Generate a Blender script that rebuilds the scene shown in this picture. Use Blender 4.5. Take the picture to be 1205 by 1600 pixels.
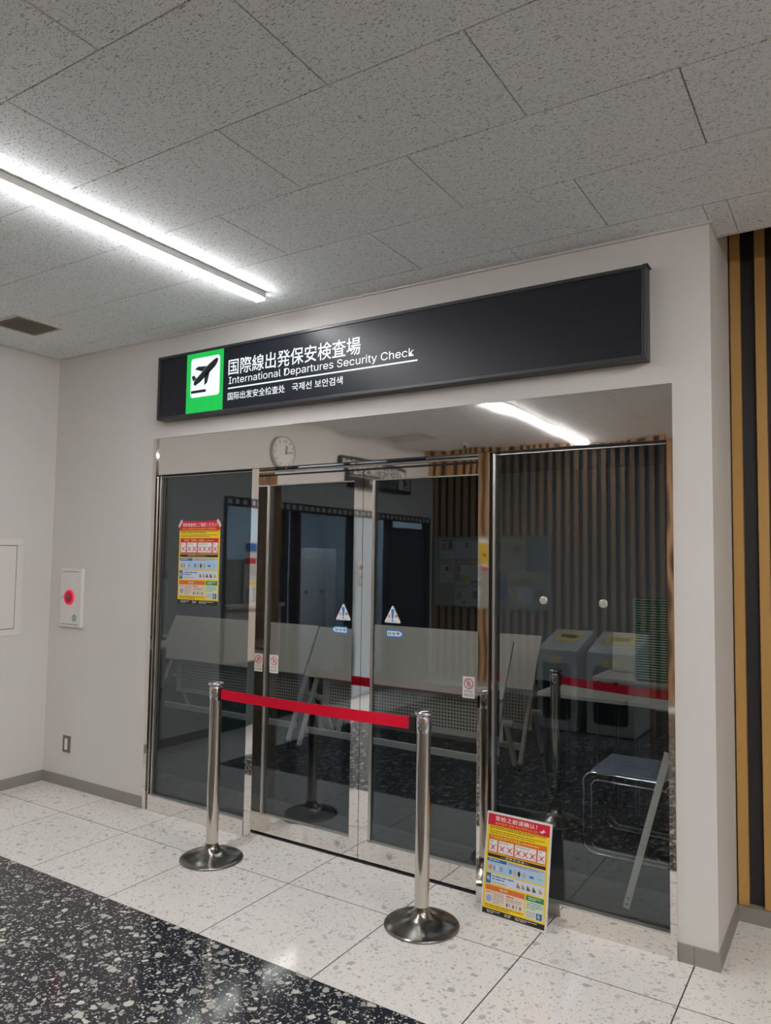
import bpy, bmesh, math, random
from mathutils import Vector, Matrix

for o in list(bpy.data.objects):
    bpy.data.objects.remove(o)
SC = bpy.context.scene
COL = SC.collection
R = math.radians

# ------------------------------------------------------------------ camera
FPX, PITCH, ROLL, YAW = 1167.1, 0.0626, 0.0142, -0.565
cy_, sy_ = math.cos(YAW), math.sin(YAW); cp_, sp_ = math.cos(PITCH), math.sin(PITCH)
cr_, sr_ = math.cos(ROLL), math.sin(ROLL)
fwd = Vector((sy_ * cp_, cy_ * cp_, sp_)); rgt = Vector((cy_, -sy_, 0)); upv = rgt.cross(fwd)
r2 = rgt * cr_ + upv * sr_; u2 = -rgt * sr_ + upv * cr_
cd = bpy.data.cameras.new('camera'); cam = bpy.data.objects.new('camera', cd); COL.objects.link(cam)
m = Matrix((r2, u2, -fwd)).transposed().to_4x4(); m.translation = Vector((3.803, -3.250, 1.584))
cam.matrix_world = m
cd.sensor_fit = 'VERTICAL'; cd.sensor_height = 24; cd.sensor_width = 24; cd.lens = FPX / 1600 * 24
cd.clip_start = 0.05; cd.clip_end = 100
SC.camera = cam

# ------------------------------------------------------------------ world, exposure
w = bpy.data.worlds.new('world'); SC.world = w; w.use_nodes = True
bg = w.node_tree.nodes['Background']; bg.inputs[0].default_value = (0.5, 0.52, 0.55, 1); bg.inputs[1].default_value = 0.15
vs = SC.view_settings; vs.view_transform = 'Standard'; vs.look = 'None'; vs.gamma = 1; vs.use_curve_mapping = False
vs.exposure = 0.0
LAMP = 62.0          # strength of the fluorescent tubes
H = 2.996           # ceiling
XL = -1.081         # left wall
YB = -5.44          # face of the slats behind
XR = 8.6            # right end of the hall
W0, W1 = 0.0, 3.146 # glazed opening
XC = 3.309          # right edge of the column
GF, GD = 0.037, 0.100   # planes of the fixed glass and of the doors

# ------------------------------------------------------------------ materials
def newmat(name):
    m_ = bpy.data.materials.new(name); m_.use_nodes = True
    nt = m_.node_tree; b = nt.nodes['Principled BSDF']
    return m_, nt, b
def pbr(name, col, rough=0.5, metal=0.0, spec=0.5, emit=None, es=0.0, coat=0.0):
    m_, nt, b = newmat(name)
    b.inputs['Base Color'].default_value = (*col, 1); b.inputs['Roughness'].default_value = rough
    b.inputs['Metallic'].default_value = metal; b.inputs['Specular IOR Level'].default_value = spec
    b.inputs['Coat Weight'].default_value = coat
    if emit: b.inputs['Emission Color'].default_value = (*emit, 1); b.inputs['Emission Strength'].default_value = es
    return m_
def N(nt, t, **kw):
    n = nt.nodes.new(t)
    for k, v in kw.items(): setattr(n, k, v)
    return n
def wpos(nt, scale=(1, 1, 1)):
    g = N(nt, 'ShaderNodeNewGeometry'); mp = N(nt, 'ShaderNodeMapping'); mp.inputs['Scale'].default_value = scale
    nt.links.new(g.outputs['Position'], mp.inputs['Vector']); return mp.outputs[0]
def noise(nt, vec, scale, detail=2, rough=.5):
    n = N(nt, 'ShaderNodeTexNoise'); n.inputs['Scale'].default_value = scale; n.inputs['Detail'].default_value = detail
    n.inputs['Roughness'].default_value = rough; nt.links.new(vec, n.inputs['Vector']); return n.outputs['Fac']
def ramp(nt, fac, stops, interp='LINEAR'):
    r_ = N(nt, 'ShaderNodeValToRGB'); r_.color_ramp.interpolation = interp
    e = r_.color_ramp.elements
    while len(e) < len(stops): e.new(0.5)
    for i, (p, c) in enumerate(stops):
        e[i].position = p; e[i].color = (*c, 1) if len(c) == 3 else c
    nt.links.new(fac, r_.inputs[0]); return r_.outputs[0]
def math_(nt, op, a, b_=None):
    n = N(nt, 'ShaderNodeMath', operation=op)
    for i, v in enumerate((a, b_)):
        if v is None: continue
        if isinstance(v, (int, float)): n.inputs[i].default_value = v
        else: nt.links.new(v, n.inputs[i])
    return n.outputs[0]
def mixc(nt, f, a, b_):
    n = N(nt, 'ShaderNodeMix', data_type='RGBA')
    if isinstance(f, (int, float)): n.inputs[0].default_value = f
    else: nt.links.new(f, n.inputs[0])
    for i, v in ((6, a), (7, b_)):
        if isinstance(v, tuple): n.inputs[i].default_value = (*v, 1)
        else: nt.links.new(v, n.inputs[i])
    return n.outputs[2]
def bump(nt, b, h, strength, dist=0.01):
    n = N(nt, 'ShaderNodeBump'); n.inputs['Strength'].default_value = strength; n.inputs['Distance'].default_value = dist
    nt.links.new(h, n.inputs['Height']); nt.links.new(n.outputs[0], b.inputs['Normal'])

def wall_mat(name, col):
    m_, nt, b = newmat(name); v = wpos(nt)
    f = noise(nt, v, 1.3, 3); c = mixc(nt, f, tuple(x * .97 for x in col), tuple(min(1, x * 1.03) for x in col))
    nt.links.new(c, b.inputs['Base Color']); b.inputs['Roughness'].default_value = .75
    b.inputs['Specular IOR Level'].default_value = .25
    bump(nt, b, noise(nt, v, 260, 2), .04, .002); return m_
M = {}
M['wall'] = wall_mat('painted_wall', (.665, .645, .62))
M['wall_lit'] = wall_mat('interior_wall_lit_tone', (.66, .72, .80))  # pale colour stands in for light falling on the end wall
M['wall_dim'] = wall_mat('interior_wall_dim_tone', (.13, .135, .145))  # colour darkened to stand in for an unlit room
M['wall_blue'] = wall_mat('blue_grey_wall', (.50, .58, .64))

# acoustic ceiling board with elongated pits
m_, nt, b = newmat('acoustic_board'); M['board'] = m_
g = N(nt, 'ShaderNodeNewGeometry'); wn = noise(nt, wpos(nt), 14, 2)
mp = N(nt, 'ShaderNodeMapping'); mp.inputs['Scale'].default_value = (1.0, 2.5, 1)
nt.links.new(g.outputs['Position'], mp.inputs['Vector'])
va = N(nt, 'ShaderNodeVectorMath', operation='ADD'); sc_ = N(nt, 'ShaderNodeVectorMath', operation='SCALE')
nz = N(nt, 'ShaderNodeTexNoise'); nz.inputs['Scale'].default_value = 26; nt.links.new(g.outputs['Position'], nz.inputs['Vector'])
nt.links.new(nz.outputs['Color'], sc_.inputs[0]); sc_.inputs['Scale'].default_value = .05
nt.links.new(mp.outputs[0], va.inputs[0]); nt.links.new(sc_.outputs[0], va.inputs[1])
p1 = noise(nt, va.outputs[0], 84, 1.5, .55)
p2 = noise(nt, wpos(nt, (1, 1.3, 1)), 170, 1, .5)
k1 = ramp(nt, p1, [(0.0, (1, 1, 1)), (.345, (1, 1, 1)), (.395, (0, 0, 0)), (1, (0, 0, 0))])
k2 = ramp(nt, p2, [(0.0, (1, 1, 1)), (.31, (1, 1, 1)), (.37, (0, 0, 0)), (1, (0, 0, 0))])
k = math_(nt, 'MAXIMUM', k1, math_(nt, 'MULTIPLY', k2, .6))
nt.links.new(mixc(nt, k, (.83, .86, .875), (.38, .39, .39)), b.inputs['Base Color'])
b.inputs['Roughness'].default_value = .9; b.inputs['Specular IOR Level'].default_value = .1
bump(nt, b, math_(nt, 'MULTIPLY', k, -1), .5, .003)

# terrazzo
def terrazzo(name, base, chipa, chipb, thr, thr2, thr3, rough):
    m_, nt, b = newmat(name); v = wpos(nt)
    dn = N(nt, 'ShaderNodeTexNoise'); dn.inputs['Scale'].default_value = 55; nt.links.new(v, dn.inputs['Vector'])
    s1 = N(nt, 'ShaderNodeVectorMath', operation='SCALE'); s1.inputs['Scale'].default_value = .012
    nt.links.new(dn.outputs['Color'], s1.inputs[0])
    ad = N(nt, 'ShaderNodeVectorMath', operation='ADD'); nt.links.new(v, ad.inputs[0]); nt.links.new(s1.outputs[0], ad.inputs[1])
    col = base if not isinstance(base, tuple) else None
    fb = noise(nt, v, 400, 2)
    cur = mixc(nt, fb, tuple(x * .9 for x in base), tuple(min(1, x * 1.1) for x in base))
    for scale, th, edge in ((150, thr3, .18), (75, thr2, .16), (36, thr, .14)):
        vo = N(nt, 'ShaderNodeTexVoronoi', feature='F1'); vo.inputs['Scale'].default_value = scale
        ve = N(nt, 'ShaderNodeTexVoronoi', feature='DISTANCE_TO_EDGE'); ve.inputs['Scale'].default_value = scale
        mpv = N(nt, 'ShaderNodeMapping'); mpv.inputs['Location'].default_value = (scale, scale * .37, 0.013); mpv.inputs['Scale'].default_value = (1, 1, 0.0)
        nt.links.new(ad.outputs[0], mpv.inputs['Vector'])
        for x in (vo, ve): nt.links.new(mpv.outputs[0], x.inputs['Vector'])
        sp = N(nt, 'ShaderNodeSeparateColor'); nt.links.new(vo.outputs['Color'], sp.inputs[0])
        sel = math_(nt, 'LESS_THAN', sp.outputs[0], th)
        ed = math_(nt, 'GREATER_THAN', ve.outputs['Distance'], math_(nt, 'MULTIPLY', sp.outputs[2], edge * 1.6))
        fac = math_(nt, 'MULTIPLY', sel, ed)
        chip = mixc(nt, sp.outputs[1], chipa, chipb)
        cur = mixc(nt, fac, cur, chip)
    nt.links.new(cur, b.inputs['Base Color']); b.inputs['Roughness'].default_value = rough
    b.inputs['Specular IOR Level'].default_value = .42
    return m_
M['tz_white'] = terrazzo('white_terrazzo', (.80, .775, .735), (.66, .64, .60), (.47, .455, .43), .055, .13, .17, .09)
M['tz_black'] = terrazzo('black_terrazzo', (.022, .025, .033), (.66, .63, .55), (.26, .26, .25), .15, .17, .22, .10)
M['tz_in'] = pbr('dark_interior_carpet', (.012, .0125, .014), .8, spec=.1)
M['joint'] = pbr('tile_joint', (.05, .047, .043), .9)
M['joint_dark'] = pbr('dark_tile_joint', (.05, .05, .055), .6)

# polished stainless with the slight waviness of sheet
def steel(name, col, rough, wav=0.0, scale=3.0, dist=.01):
    m_, nt, b = newmat(name); b.inputs['Base Color'].default_value = (*col, 1)
    b.inputs['Metallic'].default_value = 1; b.inputs['Roughness'].default_value = rough
    if wav: bump(nt, b, noise(nt, wpos(nt, (1, 1, .6)), scale, 1), wav, dist)
    return m_
M['mirror'] = steel('mirror_stainless', (.80, .77, .74), .03, .28, 2.6, .012)
M['stile'] = steel('stile_stainless', (.80, .77, .74), .04, .22, 5, .004)
M['post'] = steel('stanchion_stainless', (.62, .58, .53), .12)
M['chrome'] = steel('chrome', (.72, .73, .76), .07)
M['alu'] = pbr('satin_aluminium', (.55, .56, .55), .35, .9)
M['bead'] = pbr('glazing_bead', (.62, .62, .60), .3, .9)
M['gasket'] = pbr('black_gasket', (.02, .02, .02), .6)

def glass(name, tint, refl):
    m_ = bpy.data.materials.new(name); m_.use_nodes = True; nt = m_.node_tree; nt.nodes.clear()
    out = N(nt, 'ShaderNodeOutputMaterial'); mx = N(nt, 'ShaderNodeMixShader'); tr = N(nt, 'ShaderNodeBsdfTransparent'); gl = N(nt, 'ShaderNodeBsdfGlossy')
    tr.inputs[0].default_value = (*tint, 1); gl.inputs['Roughness'].default_value = 0.0; gl.inputs[0].default_value = (.82, .92, 1.0, 1)
    g = N(nt, 'ShaderNodeNewGeometry'); dt = N(nt, 'ShaderNodeVectorMath', operation='DOT_PRODUCT')
    nt.links.new(g.outputs['Incoming'], dt.inputs[0]); nt.links.new(g.outputs['Normal'], dt.inputs[1])
    pw5 = math_(nt, 'POWER', math_(nt, 'SUBTRACT', 1.0, math_(nt, 'ABSOLUTE', dt.outputs['Value'])), 5.0)
    fr = math_(nt, 'ADD', math_(nt, 'MULTIPLY', pw5, 1 - refl), refl)
    nt.links.new(fr, mx.inputs[0]); nt.links.new(tr.outputs[0], mx.inputs[1]); nt.links.new(gl.outputs[0], mx.inputs[2])
    nt.links.new(mx.outputs[0], out.inputs[0]); return m_
M['glass'] = glass('tinted_glass', (.84, .86, .86), .074)

def wood(name, ca, cb):
    m_, nt, b = newmat(name)
    oi = N(nt, 'ShaderNodeObjectInfo'); g = N(nt, 'ShaderNodeNewGeometry')
    ad = N(nt, 'ShaderNodeVectorMath', operation='ADD'); cb_ = N(nt, 'ShaderNodeCombineXYZ')
    nt.links.new(math_(nt, 'MULTIPLY', oi.outputs['Random'], 40), cb_.inputs[2])
    nt.links.new(g.outputs['Position'], ad.inputs[0]); nt.links.new(cb_.outputs[0], ad.inputs[1])
    mp = N(nt, 'ShaderNodeMapping'); mp.inputs['Scale'].default_value = (1, 1, .05); nt.links.new(ad.outputs[0], mp.inputs['Vector'])
    f = noise(nt, mp.outputs[0], 90, 4, .6); f2 = noise(nt, mp.outputs[0], 14, 2)
    c = mixc(nt, math_(nt, 'MULTIPLY', math_(nt, 'ADD', f, f2), .5), ca, cb)
    nt.links.new(c, b.inputs['Base Color']); b.inputs['Roughness'].default_value = .5; b.inputs['Specular IOR Level'].default_value = .3
    return m_
M['wood'] = wood('golden_wood', (.56, .33, .105), (.42, .235, .07))
M['wood_back'] = wood('brown_wood', (.56, .33, .17), (.40, .22, .10))
M['black_panel'] = pbr('black_backing', (.022, .023, .027), .55)
M['base'] = pbr('grey_baseboard', (.27, .255, .225), .45)
M['board_gap'] = pbr('board_gap', (.20, .20, .195), .8)
M['trim'] = pbr('ceiling_trim', (.62, .60, .57), .5)
M['light'] = pbr('tube_diffuser', (.9, .9, .9), .4, emit=(1, .99, .985), es=LAMP)
M['light_body'] = pbr('white_metal', (.75, .75, .74), .4)
M['light_far'] = pbr('tube_diffuser_bright', (.9, .9, .9), .4, emit=(1, .99, .985), es=LAMP * 1.45)
M['cool_light'] = pbr('cool_diffuser', (.9, .9, .9), .4, emit=(.86, .94, 1), es=75)
M['interior_fill'] = pbr('interior_fill_diffuser', (.9, .9, .9), .4, emit=(1, .98, .93), es=20)  # glow of the fill strips added to lift the dark interior
M['vent'] = pbr('beige_metal', (.56, .53, .46), .5)
M['vent_dark'] = pbr('vent_dark', (.20, .19, .165), .8)
M['sign_face'] = pbr('sign_black_acrylic', (.012, .014, .021), .36, spec=.32)
M['sign_frame'] = pbr('dark_grey_aluminium', (.045, .048, .055), .38, .3)
M['green_lit'] = pbr('lit_green', (.0, .05, .01), .4, emit=(.006, .52, .075), es=1.0)
M['white_lit'] = pbr('lit_white', (.1, .1, .1), .4, emit=(.90, .98, 1), es=1.0)
M['white_box'] = pbr('white_enamel', (.72, .70, .67), .35)
M['white_lam'] = pbr('white_laminate', (.80, .765, .70), .4)
M['white_tube'] = pbr('pale_grey_tube', (.62, .62, .60), .4)
M['red_belt'] = None
m_, nt, b = newmat('red_webbing'); M['red_belt'] = m_
tc = N(nt, 'ShaderNodeNewGeometry'); sx = N(nt, 'ShaderNodeSeparateXYZ'); nt.links.new(tc.outputs['Position'], sx.inputs[0])
wv = math_(nt, 'SINE', math_(nt, 'MULTIPLY', sx.outputs[2], 700))
nt.links.new(mixc(nt, math_(nt, 'MULTIPLY', math_(nt, 'ADD', wv, 1), .25), (.70, .004, .028), (.52, .004, .022)), b.inputs['Base Color'])
b.inputs['Roughness'].default_value = .6; b.inputs['Specular IOR Level'].default_value = .2
M['black_plastic'] = pbr('black_plastic', (.015, .015, .017), .35)
M['fixing'] = pbr('brushed_bright_steel', (.75, .73, .70), .32, .8)
M['dark_metal'] = pbr('brushed_dark_steel', (.30, .29, .275), .2, 1.0)
M['red_lamp'] = pbr('red_lens', (.75, .01, .06), .25, emit=(1, .02, .09), es=.35)
M['teal'] = pbr('teal_print', (.02, .22, .22), .5)
M['grey_bin'] = pbr('grey_plastic', (.46, .46, .45), .5)
M['bin_dark'] = pbr('dark_bin_inside', (.03, .03, .032), .6)
M['yellow'] = pbr('yellow_plastic', (.75, .52, .03), .45)
M['seat_blue'] = pbr('grey_blue_vinyl', (.25, .30, .42), .5)
M['tray_green'] = pbr('green_tray', (.05, .30, .20), .45)
M['tray_rim'] = pbr('pale_green_rim', (.60, .88, .78), .4)
M['notice'] = pbr('notice_board_fabric', (.36, .34, .29), .8)
M['counter'] = pbr('pinkish_counter', (.62, .55, .48), .5)
M['teal_dark'] = pbr('dark_teal_panel', (.05, .08, .085), .4)
M['cab'] = pbr('grey_steel_cabinet', (.58, .60, .62), .45)
# perforated sheet: small round holes as dark print on the panel
m_, nt, b = newmat('perforated_sheet'); M['perf'] = m_
tc = N(nt, 'ShaderNodeTexCoord'); sx = N(nt, 'ShaderNodeSeparateXYZ'); nt.links.new(tc.outputs['Object'], sx.inputs[0])
PX = .0262
fx = math_(nt, 'SUBTRACT', math_(nt, 'FRACT', math_(nt, 'DIVIDE', sx.outputs[0], PX)), .5)
fz = math_(nt, 'SUBTRACT', math_(nt, 'FRACT', math_(nt, 'DIVIDE', sx.outputs[2], PX)), .5)
dd = math_(nt, 'ADD', math_(nt, 'MULTIPLY', fx, fx), math_(nt, 'MULTIPLY', fz, fz))
hole = math_(nt, 'LESS_THAN', dd, .085)
inb = math_(nt, 'MULTIPLY', math_(nt, 'LESS_THAN', math_(nt, 'ABSOLUTE', sx.outputs[0]), .76), math_(nt, 'MULTIPLY', math_(nt, 'GREATER_THAN', sx.outputs[2], .29), math_(nt, 'LESS_THAN', sx.outputs[2], .535)))
nt.links.new(mixc(nt, math_(nt, 'MULTIPLY', hole, inb), (.76, .74, .68), (.03, .03, .03)), b.inputs['Base Color'])
b.inputs['Roughness'].default_value = .45
_flat = {}
def flat(c, rough=.45):
    c = tuple(round(x, 3) for x in c)
    if c not in _flat: _flat[c] = pbr('print_%02d' % len(_flat), c, rough)
    return _flat[c]

# ------------------------------------------------------------------ mesh helpers
class MB:
    def __init__(s): s.v = []; s.f = []; s.mi = []; s.mats = []; s.smooth = []
    def mat(s, m_):
        if m_ not in s.mats: s.mats.append(m_)
        return s.mats.index(m_)
    def add(s, vs_, fs, m_, T=None, smooth=False):
        o = len(s.v); s.v += [tuple(T @ Vector(p)) if T else tuple(p) for p in vs_]
        k_ = s.mat(m_)
        for f_ in fs: s.f.append([i + o for i in f_]); s.mi.append(k_); s.smooth.append(smooth)
    def box(s, x0, y0, z0, x1, y1, z1, m_, T=None):
        vs_ = [(x, y, z) for z in (z0, z1) for y in (y0, y1) for x in (x0, x1)]
        s.add(vs_, [(0, 2, 3, 1), (4, 5, 7, 6), (0, 1, 5, 4), (2, 6, 7, 3), (0, 4, 6, 2), (1, 3, 7, 5)], m_, T)
    def rbox(s, x0, y0, z0, x1, y1, z1, m_, bev=.004, T=None):
        bm = bmesh.new(); bmesh.ops.create_cube(bm, size=1)
        for v in bm.verts: v.co = Vector(((x0 + x1) / 2 + v.co.x * (x1 - x0), (y0 + y1) / 2 + v.co.y * (y1 - y0), (z0 + z1) / 2 + v.co.z * (z1 - z0)))
        bmesh.ops.bevel(bm, geom=bm.edges[:], offset=bev, segments=2, profile=.5, affect='EDGES')
        bm.verts.index_update()
        s.add([v.co[:] for v in bm.verts], [[v.index for v in f_.verts] for f_ in bm.faces], m_, T); bm.free()
    def lathe(s, prof, m_, n=40, T=None, smooth=True, cap=True):
        vs_ = []; fs = []
        for r_, z in prof:
            for i in range(n): a = 2 * math.pi * i / n; vs_.append((r_ * math.cos(a), r_ * math.sin(a), z))
        for j in range(len(prof) - 1):
            for i in range(n): fs.append((j * n + i, j * n + (i + 1) % n, (j + 1) * n + (i + 1) % n, (j + 1) * n + i))
        s.add(vs_, fs, m_, T, smooth)
        if cap:
            for j, rev in ((0, True), (len(prof) - 1, False)):
                if prof[j][0] > 1e-5:
                    idx = list(range(n)); ring = [vs_[j * n + i] for i in idx]
                    s.add(ring, [idx[::-1] if rev else idx], m_, T)
    def tube(s, pts, r_, m_, n=12, T=None):
        pts = [Vector(p) for p in pts]; vs_ = []; fs = []
        t0 = (pts[1] - pts[0]).normalized(); a = t0.orthogonal().normalized()
        for i, p in enumerate(pts):
            t = ((pts[min(i + 1, len(pts) - 1)] - pts[max(i - 1, 0)])).normalized()
            a = (a - t * a.dot(t)).normalized(); b_ = t.cross(a)
            for k_ in range(n):
                q = 2 * math.pi * k_ / n; vs_.append(p + a * math.cos(q) * r_ + b_ * math.sin(q) * r_)
        for j in range(len(pts) - 1):
            for i in range(n): fs.append((j * n + i, j * n + (i + 1) % n, (j + 1) * n + (i + 1) % n, (j + 1) * n + i))
        s.add(vs_, fs, m_, T, True)
        s.add(vs_[:n], [list(range(n))[::-1]], m_, T); s.add(vs_[-n:], [list(range(n))], m_, T)
    def bar(s, p, q, wx, wy, m_, T=None):
        p, q = Vector(p), Vector(q); d = q - p; L = d.length; X = Vector((1, 0, 0)); Z = d.normalized()
        if abs(Z.dot(X)) > .9: X = Vector((0, 1, 0))
        Y = Z.cross(X).normalized(); X = Y.cross(Z)
        MT = Matrix((X, Y, Z)).transposed().to_4x4(); MT.translation = p
        s.rbox(-wx / 2, -wy / 2, 0, wx / 2, wy / 2, L, m_, min(wx, wy) * .2, (T @ MT) if T else MT)
    def build(s, name, parent=None, loc=None, kind=None):
        me = bpy.data.meshes.new(name); me.from_pydata([Vector(v) for v in s.v], [], s.f)
        for m_ in s.mats: me.materials.append(m_)
        me.polygons.foreach_set('material_index', s.mi); me.polygons.foreach_set('use_smooth', s.smooth)
        me.validate(); me.update()
        if loc is not None:
            L = Vector(loc)
            for v in me.vertices: v.co -= L
        o = bpy.data.objects.new(name, me); COL.objects.link(o)
        if parent: o.parent = parent
        if loc is not None: o.location = loc
        if kind: o['kind'] = kind
        return o
def tag(o, label, cat, group=None):
    o['label'] = label; o['category'] = cat
    if group: o['group'] = group
    return o
def empty(name, loc, rz=0, label=None, cat=None, group=None):
    o = bpy.data.objects.new(name, None); COL.objects.link(o); o.location = loc; o.rotation_euler = (0, 0, rz)
    o.empty_display_size = .1
    if label: tag(o, label, cat, group)
    return o
def B(name, x0, y0, z0, x1, y1, z1, m_, parent=None, bev=0, kind=None):
    b_ = MB()
    if bev: b_.rbox(x0, y0, z0, x1, y1, z1, m_, bev)
    else: b_.box(x0, y0, z0, x1, y1, z1, m_)
    c = None if parent else ((x0 + x1) / 2, (y0 + y1) / 2, z0)
    return b_.build(name, parent, c, kind)
def copy_tree(o, parent=None):
    c = o.copy(); COL.objects.link(c); c.parent = parent
    for ch in o.children: copy_tree(ch, c)
    return c

FRONT = Matrix(((1, 0, 0, 0), (0, 0, -1, 0), (0, 1, 0, 0), (0, 0, 0, 1)))    # x right, y up, faces -y
LEFTW = Matrix(((0, 0, 1, 0), (1, 0, 0, 0), (0, 1, 0, 0), (0, 0, 0, 1)))      # seen on the left wall, faces +x
BACKW = Matrix(((-1, 0, 0, 0), (0, 0, 1, 0), (0, 1, 0, 0), (0, 0, 0, 1)))     # seen on the back wall, faces +y
_tc = {}
try: LATIN = bpy.data.fonts.load(bpy.utils.system_resource('DATAFILES', path='fonts') + '/Inter.woff2')
except Exception: LATIN = None
def glyphs(s, bold=0.0):
    key = (s, bold)
    if key not in _tc:
        cu = bpy.data.curves.new('t', 'FONT'); cu.body = s; cu.size = 1; cu.offset = bold; cu.resolution_u = 3
        if LATIN and all(ord(c_) < 256 for c_ in s): cu.font = LATIN
        ob = bpy.data.objects.new('t', cu); me = bpy.data.meshes.new_from_object(ob)
        vs_ = [v.co[:2] for v in me.vertices]; fs = [list(p.vertices) for p in me.polygons]
        bpy.data.objects.remove(ob); bpy.data.curves.remove(cu); bpy.data.meshes.remove(me)
        x0 = min(v[0] for v in vs_); x1 = max(v[0] for v in vs_); y0 = min(v[1] for v in vs_); y1 = max(v[1] for v in vs_)
        _tc[key] = ([((x - x0) / (x1 - x0), (y - y0) / (y1 - y0)) for x, y in vs_], fs, (x1 - x0) / (y1 - y0))
    return _tc[key]
class Print:
    """flat print: coloured shapes a fraction of a millimetre proud of a sheet"""
    def __init__(s, T, step=.0003): s.mb = MB(); s.T = T; s.k = step
    def poly(s, pts, c, l=1):
        m_ = flat(c) if isinstance(c, tuple) else c
        s.mb.add([(x, y, s.k * l) for x, y in pts], [list(range(len(pts)))], m_, s.T)
    def rect(s, x0, y0, x1, y1, c, l=1): s.poly([(x0, y0), (x1, y0), (x1, y1), (x0, y1)], c, l)
    def disc(s, x, y, rx, ry, c, l=1, n=24):
        s.poly([(x + rx * math.cos(2 * math.pi * i / n), y + ry * math.sin(2 * math.pi * i / n)) for i in range(n)], c, l)
    def ring(s, x, y, r0, r1, c, l=1, n=28):
        m_ = flat(c) if isinstance(c, tuple) else c
        v = [(x + r_ * math.cos(2 * math.pi * i / n), y + r_ * math.sin(2 * math.pi * i / n), s.k * l) for r_ in (r0, r1) for i in range(n)]
        s.mb.add(v, [(i, n + i, n + (i + 1) % n, (i + 1) % n)[::-1] if False else (n + i, n + (i + 1) % n, (i + 1) % n, i) for i in range(n)], m_, s.T)
    def line(s, x0, y0, x1, y1, wd, c, l=1):
        d = Vector((x1 - x0, y1 - y0)); n_ = Vector((-d.y, d.x)).normalized() * wd / 2
        s.poly([(x0 + n_.x, y0 + n_.y), (x0 - n_.x, y0 - n_.y), (x1 - n_.x, y1 - n_.y), (x1 + n_.x, y1 + n_.y)][::1], c, l)
    def text(s, t, x0, y0, x1, y1, c, l=1, bold=.01):
        vs_, fs, asp = glyphs(t, bold); m_ = flat(c) if isinstance(c, tuple) else c
        s.mb.add([(x0 + (x1 - x0) * x, y0 + (y1 - y0) * y, s.k * l) for x, y in vs_], fs, m_, s.T)
    def dashes(s, x0, y0, x1, y1, rows, c, l=1, seed=1, fill=.42):
        rn = random.Random(seed); h = (y1 - y0) / rows
        for r_ in range(rows):
            x = x0; yy = y1 - (r_ + .5) * h
            end = x1 if r_ < rows - 1 else x0 + (x1 - x0) * rn.uniform(.45, .9)
            while x < end:
                wd = min(rn.uniform(.8, 3.0) * h, end - x); s.rect(x, yy - h * fill / 2, x + wd, yy + h * fill / 2, c, l); x += wd + h * .35
    def build(s, name, parent=None): return s.mb.build(name, parent)
def TT(base, x, y, z): return Matrix.Translation((x, y, z)) @ base

WHITE = (.78, .77, .75); BLACK = (.02, .02, .02); RED = (.62, .012, .035); YEL = (.88, .62, .01); BLUE = (.02, .14, .46)
ORA = (.66, .16, .03); LBL = (.42, .58, .74); GRN = (.03, .26, .09); GREY = (.30, .30, .30); PALE = (.75, .62, .50)

# ================================================================== structure
# ---- floor: sub-base, tiles as pieces
fl = MB(); fl.box(-3.1, YB - .1, -.06, XR, .60, -.0009, M['joint']); floor = fl.build('floor', kind='structure')
X0 = -1.579
def tile_mesh(w_, d_, mat_):
    b_ = MB(); e = .0006
    b_.add([(0, 0, -.02), (w_, 0, -.02), (w_, d_, -.02), (0, d_, -.02), (0, 0, -e / 2), (w_, 0, -e / 2), (w_, d_, -e / 2), (0, d_, -e / 2), (e, e, 0), (w_ - e, e, 0), (w_ - e, d_ - e, 0), (e, d_ - e, 0)],
           [(0, 1, 5, 4), (1, 2, 6, 5), (2, 3, 7, 6), (3, 0, 4, 7), (4, 5, 9, 8), (5, 6, 10, 9), (6, 7, 11, 10), (7, 4, 8, 11), (8, 9, 10, 11)], mat_)
    return b_
_tm = {}
def tile(x0, y0, x1, y1, mat_, g=.0026, parent=floor, name='tile'):
    key = (round(x1 - x0, 3), round(y1 - y0, 3), mat_.name)
    if key not in _tm:
        o = tile_mesh(x1 - x0 - 2 * g, y1 - y0 - 2 * g, mat_).build(name, parent); _tm[key] = o.data
    else:
        o = bpy.data.objects.new(name, _tm[key]); COL.objects.link(o); o.parent = parent
    o.location = (x0 + g, y0 + g, 0); return o
xs = [X0 + .6 * k for k in range(0, 18)]
for i in range(len(xs) - 1):
    a, c = max(xs[i], XL), min(xs[i + 1], XR)
    if c - a < .02: continue
    tile(a, -.328, c, .52 if a >= 3.22 else (.076 if a > -.1 and a < 3.1 else 0), M['tz_white'])
    tile(a, -.919, c, -.328, M['tz_white'])
    ys = [-.919 - .6 * j for j in range(0, 8)]
    for j in range(7):
        y1, y0 = ys[j], ys[j + 1]
        if c <= -.35: tile(a, y0, c, y1, M['tz_white'])
        else: tile(a, y0, c, y1, M['tz_black'], .0006)
    tile(a, YB - .03, c, ys[-1], M['tz_white'])
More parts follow.
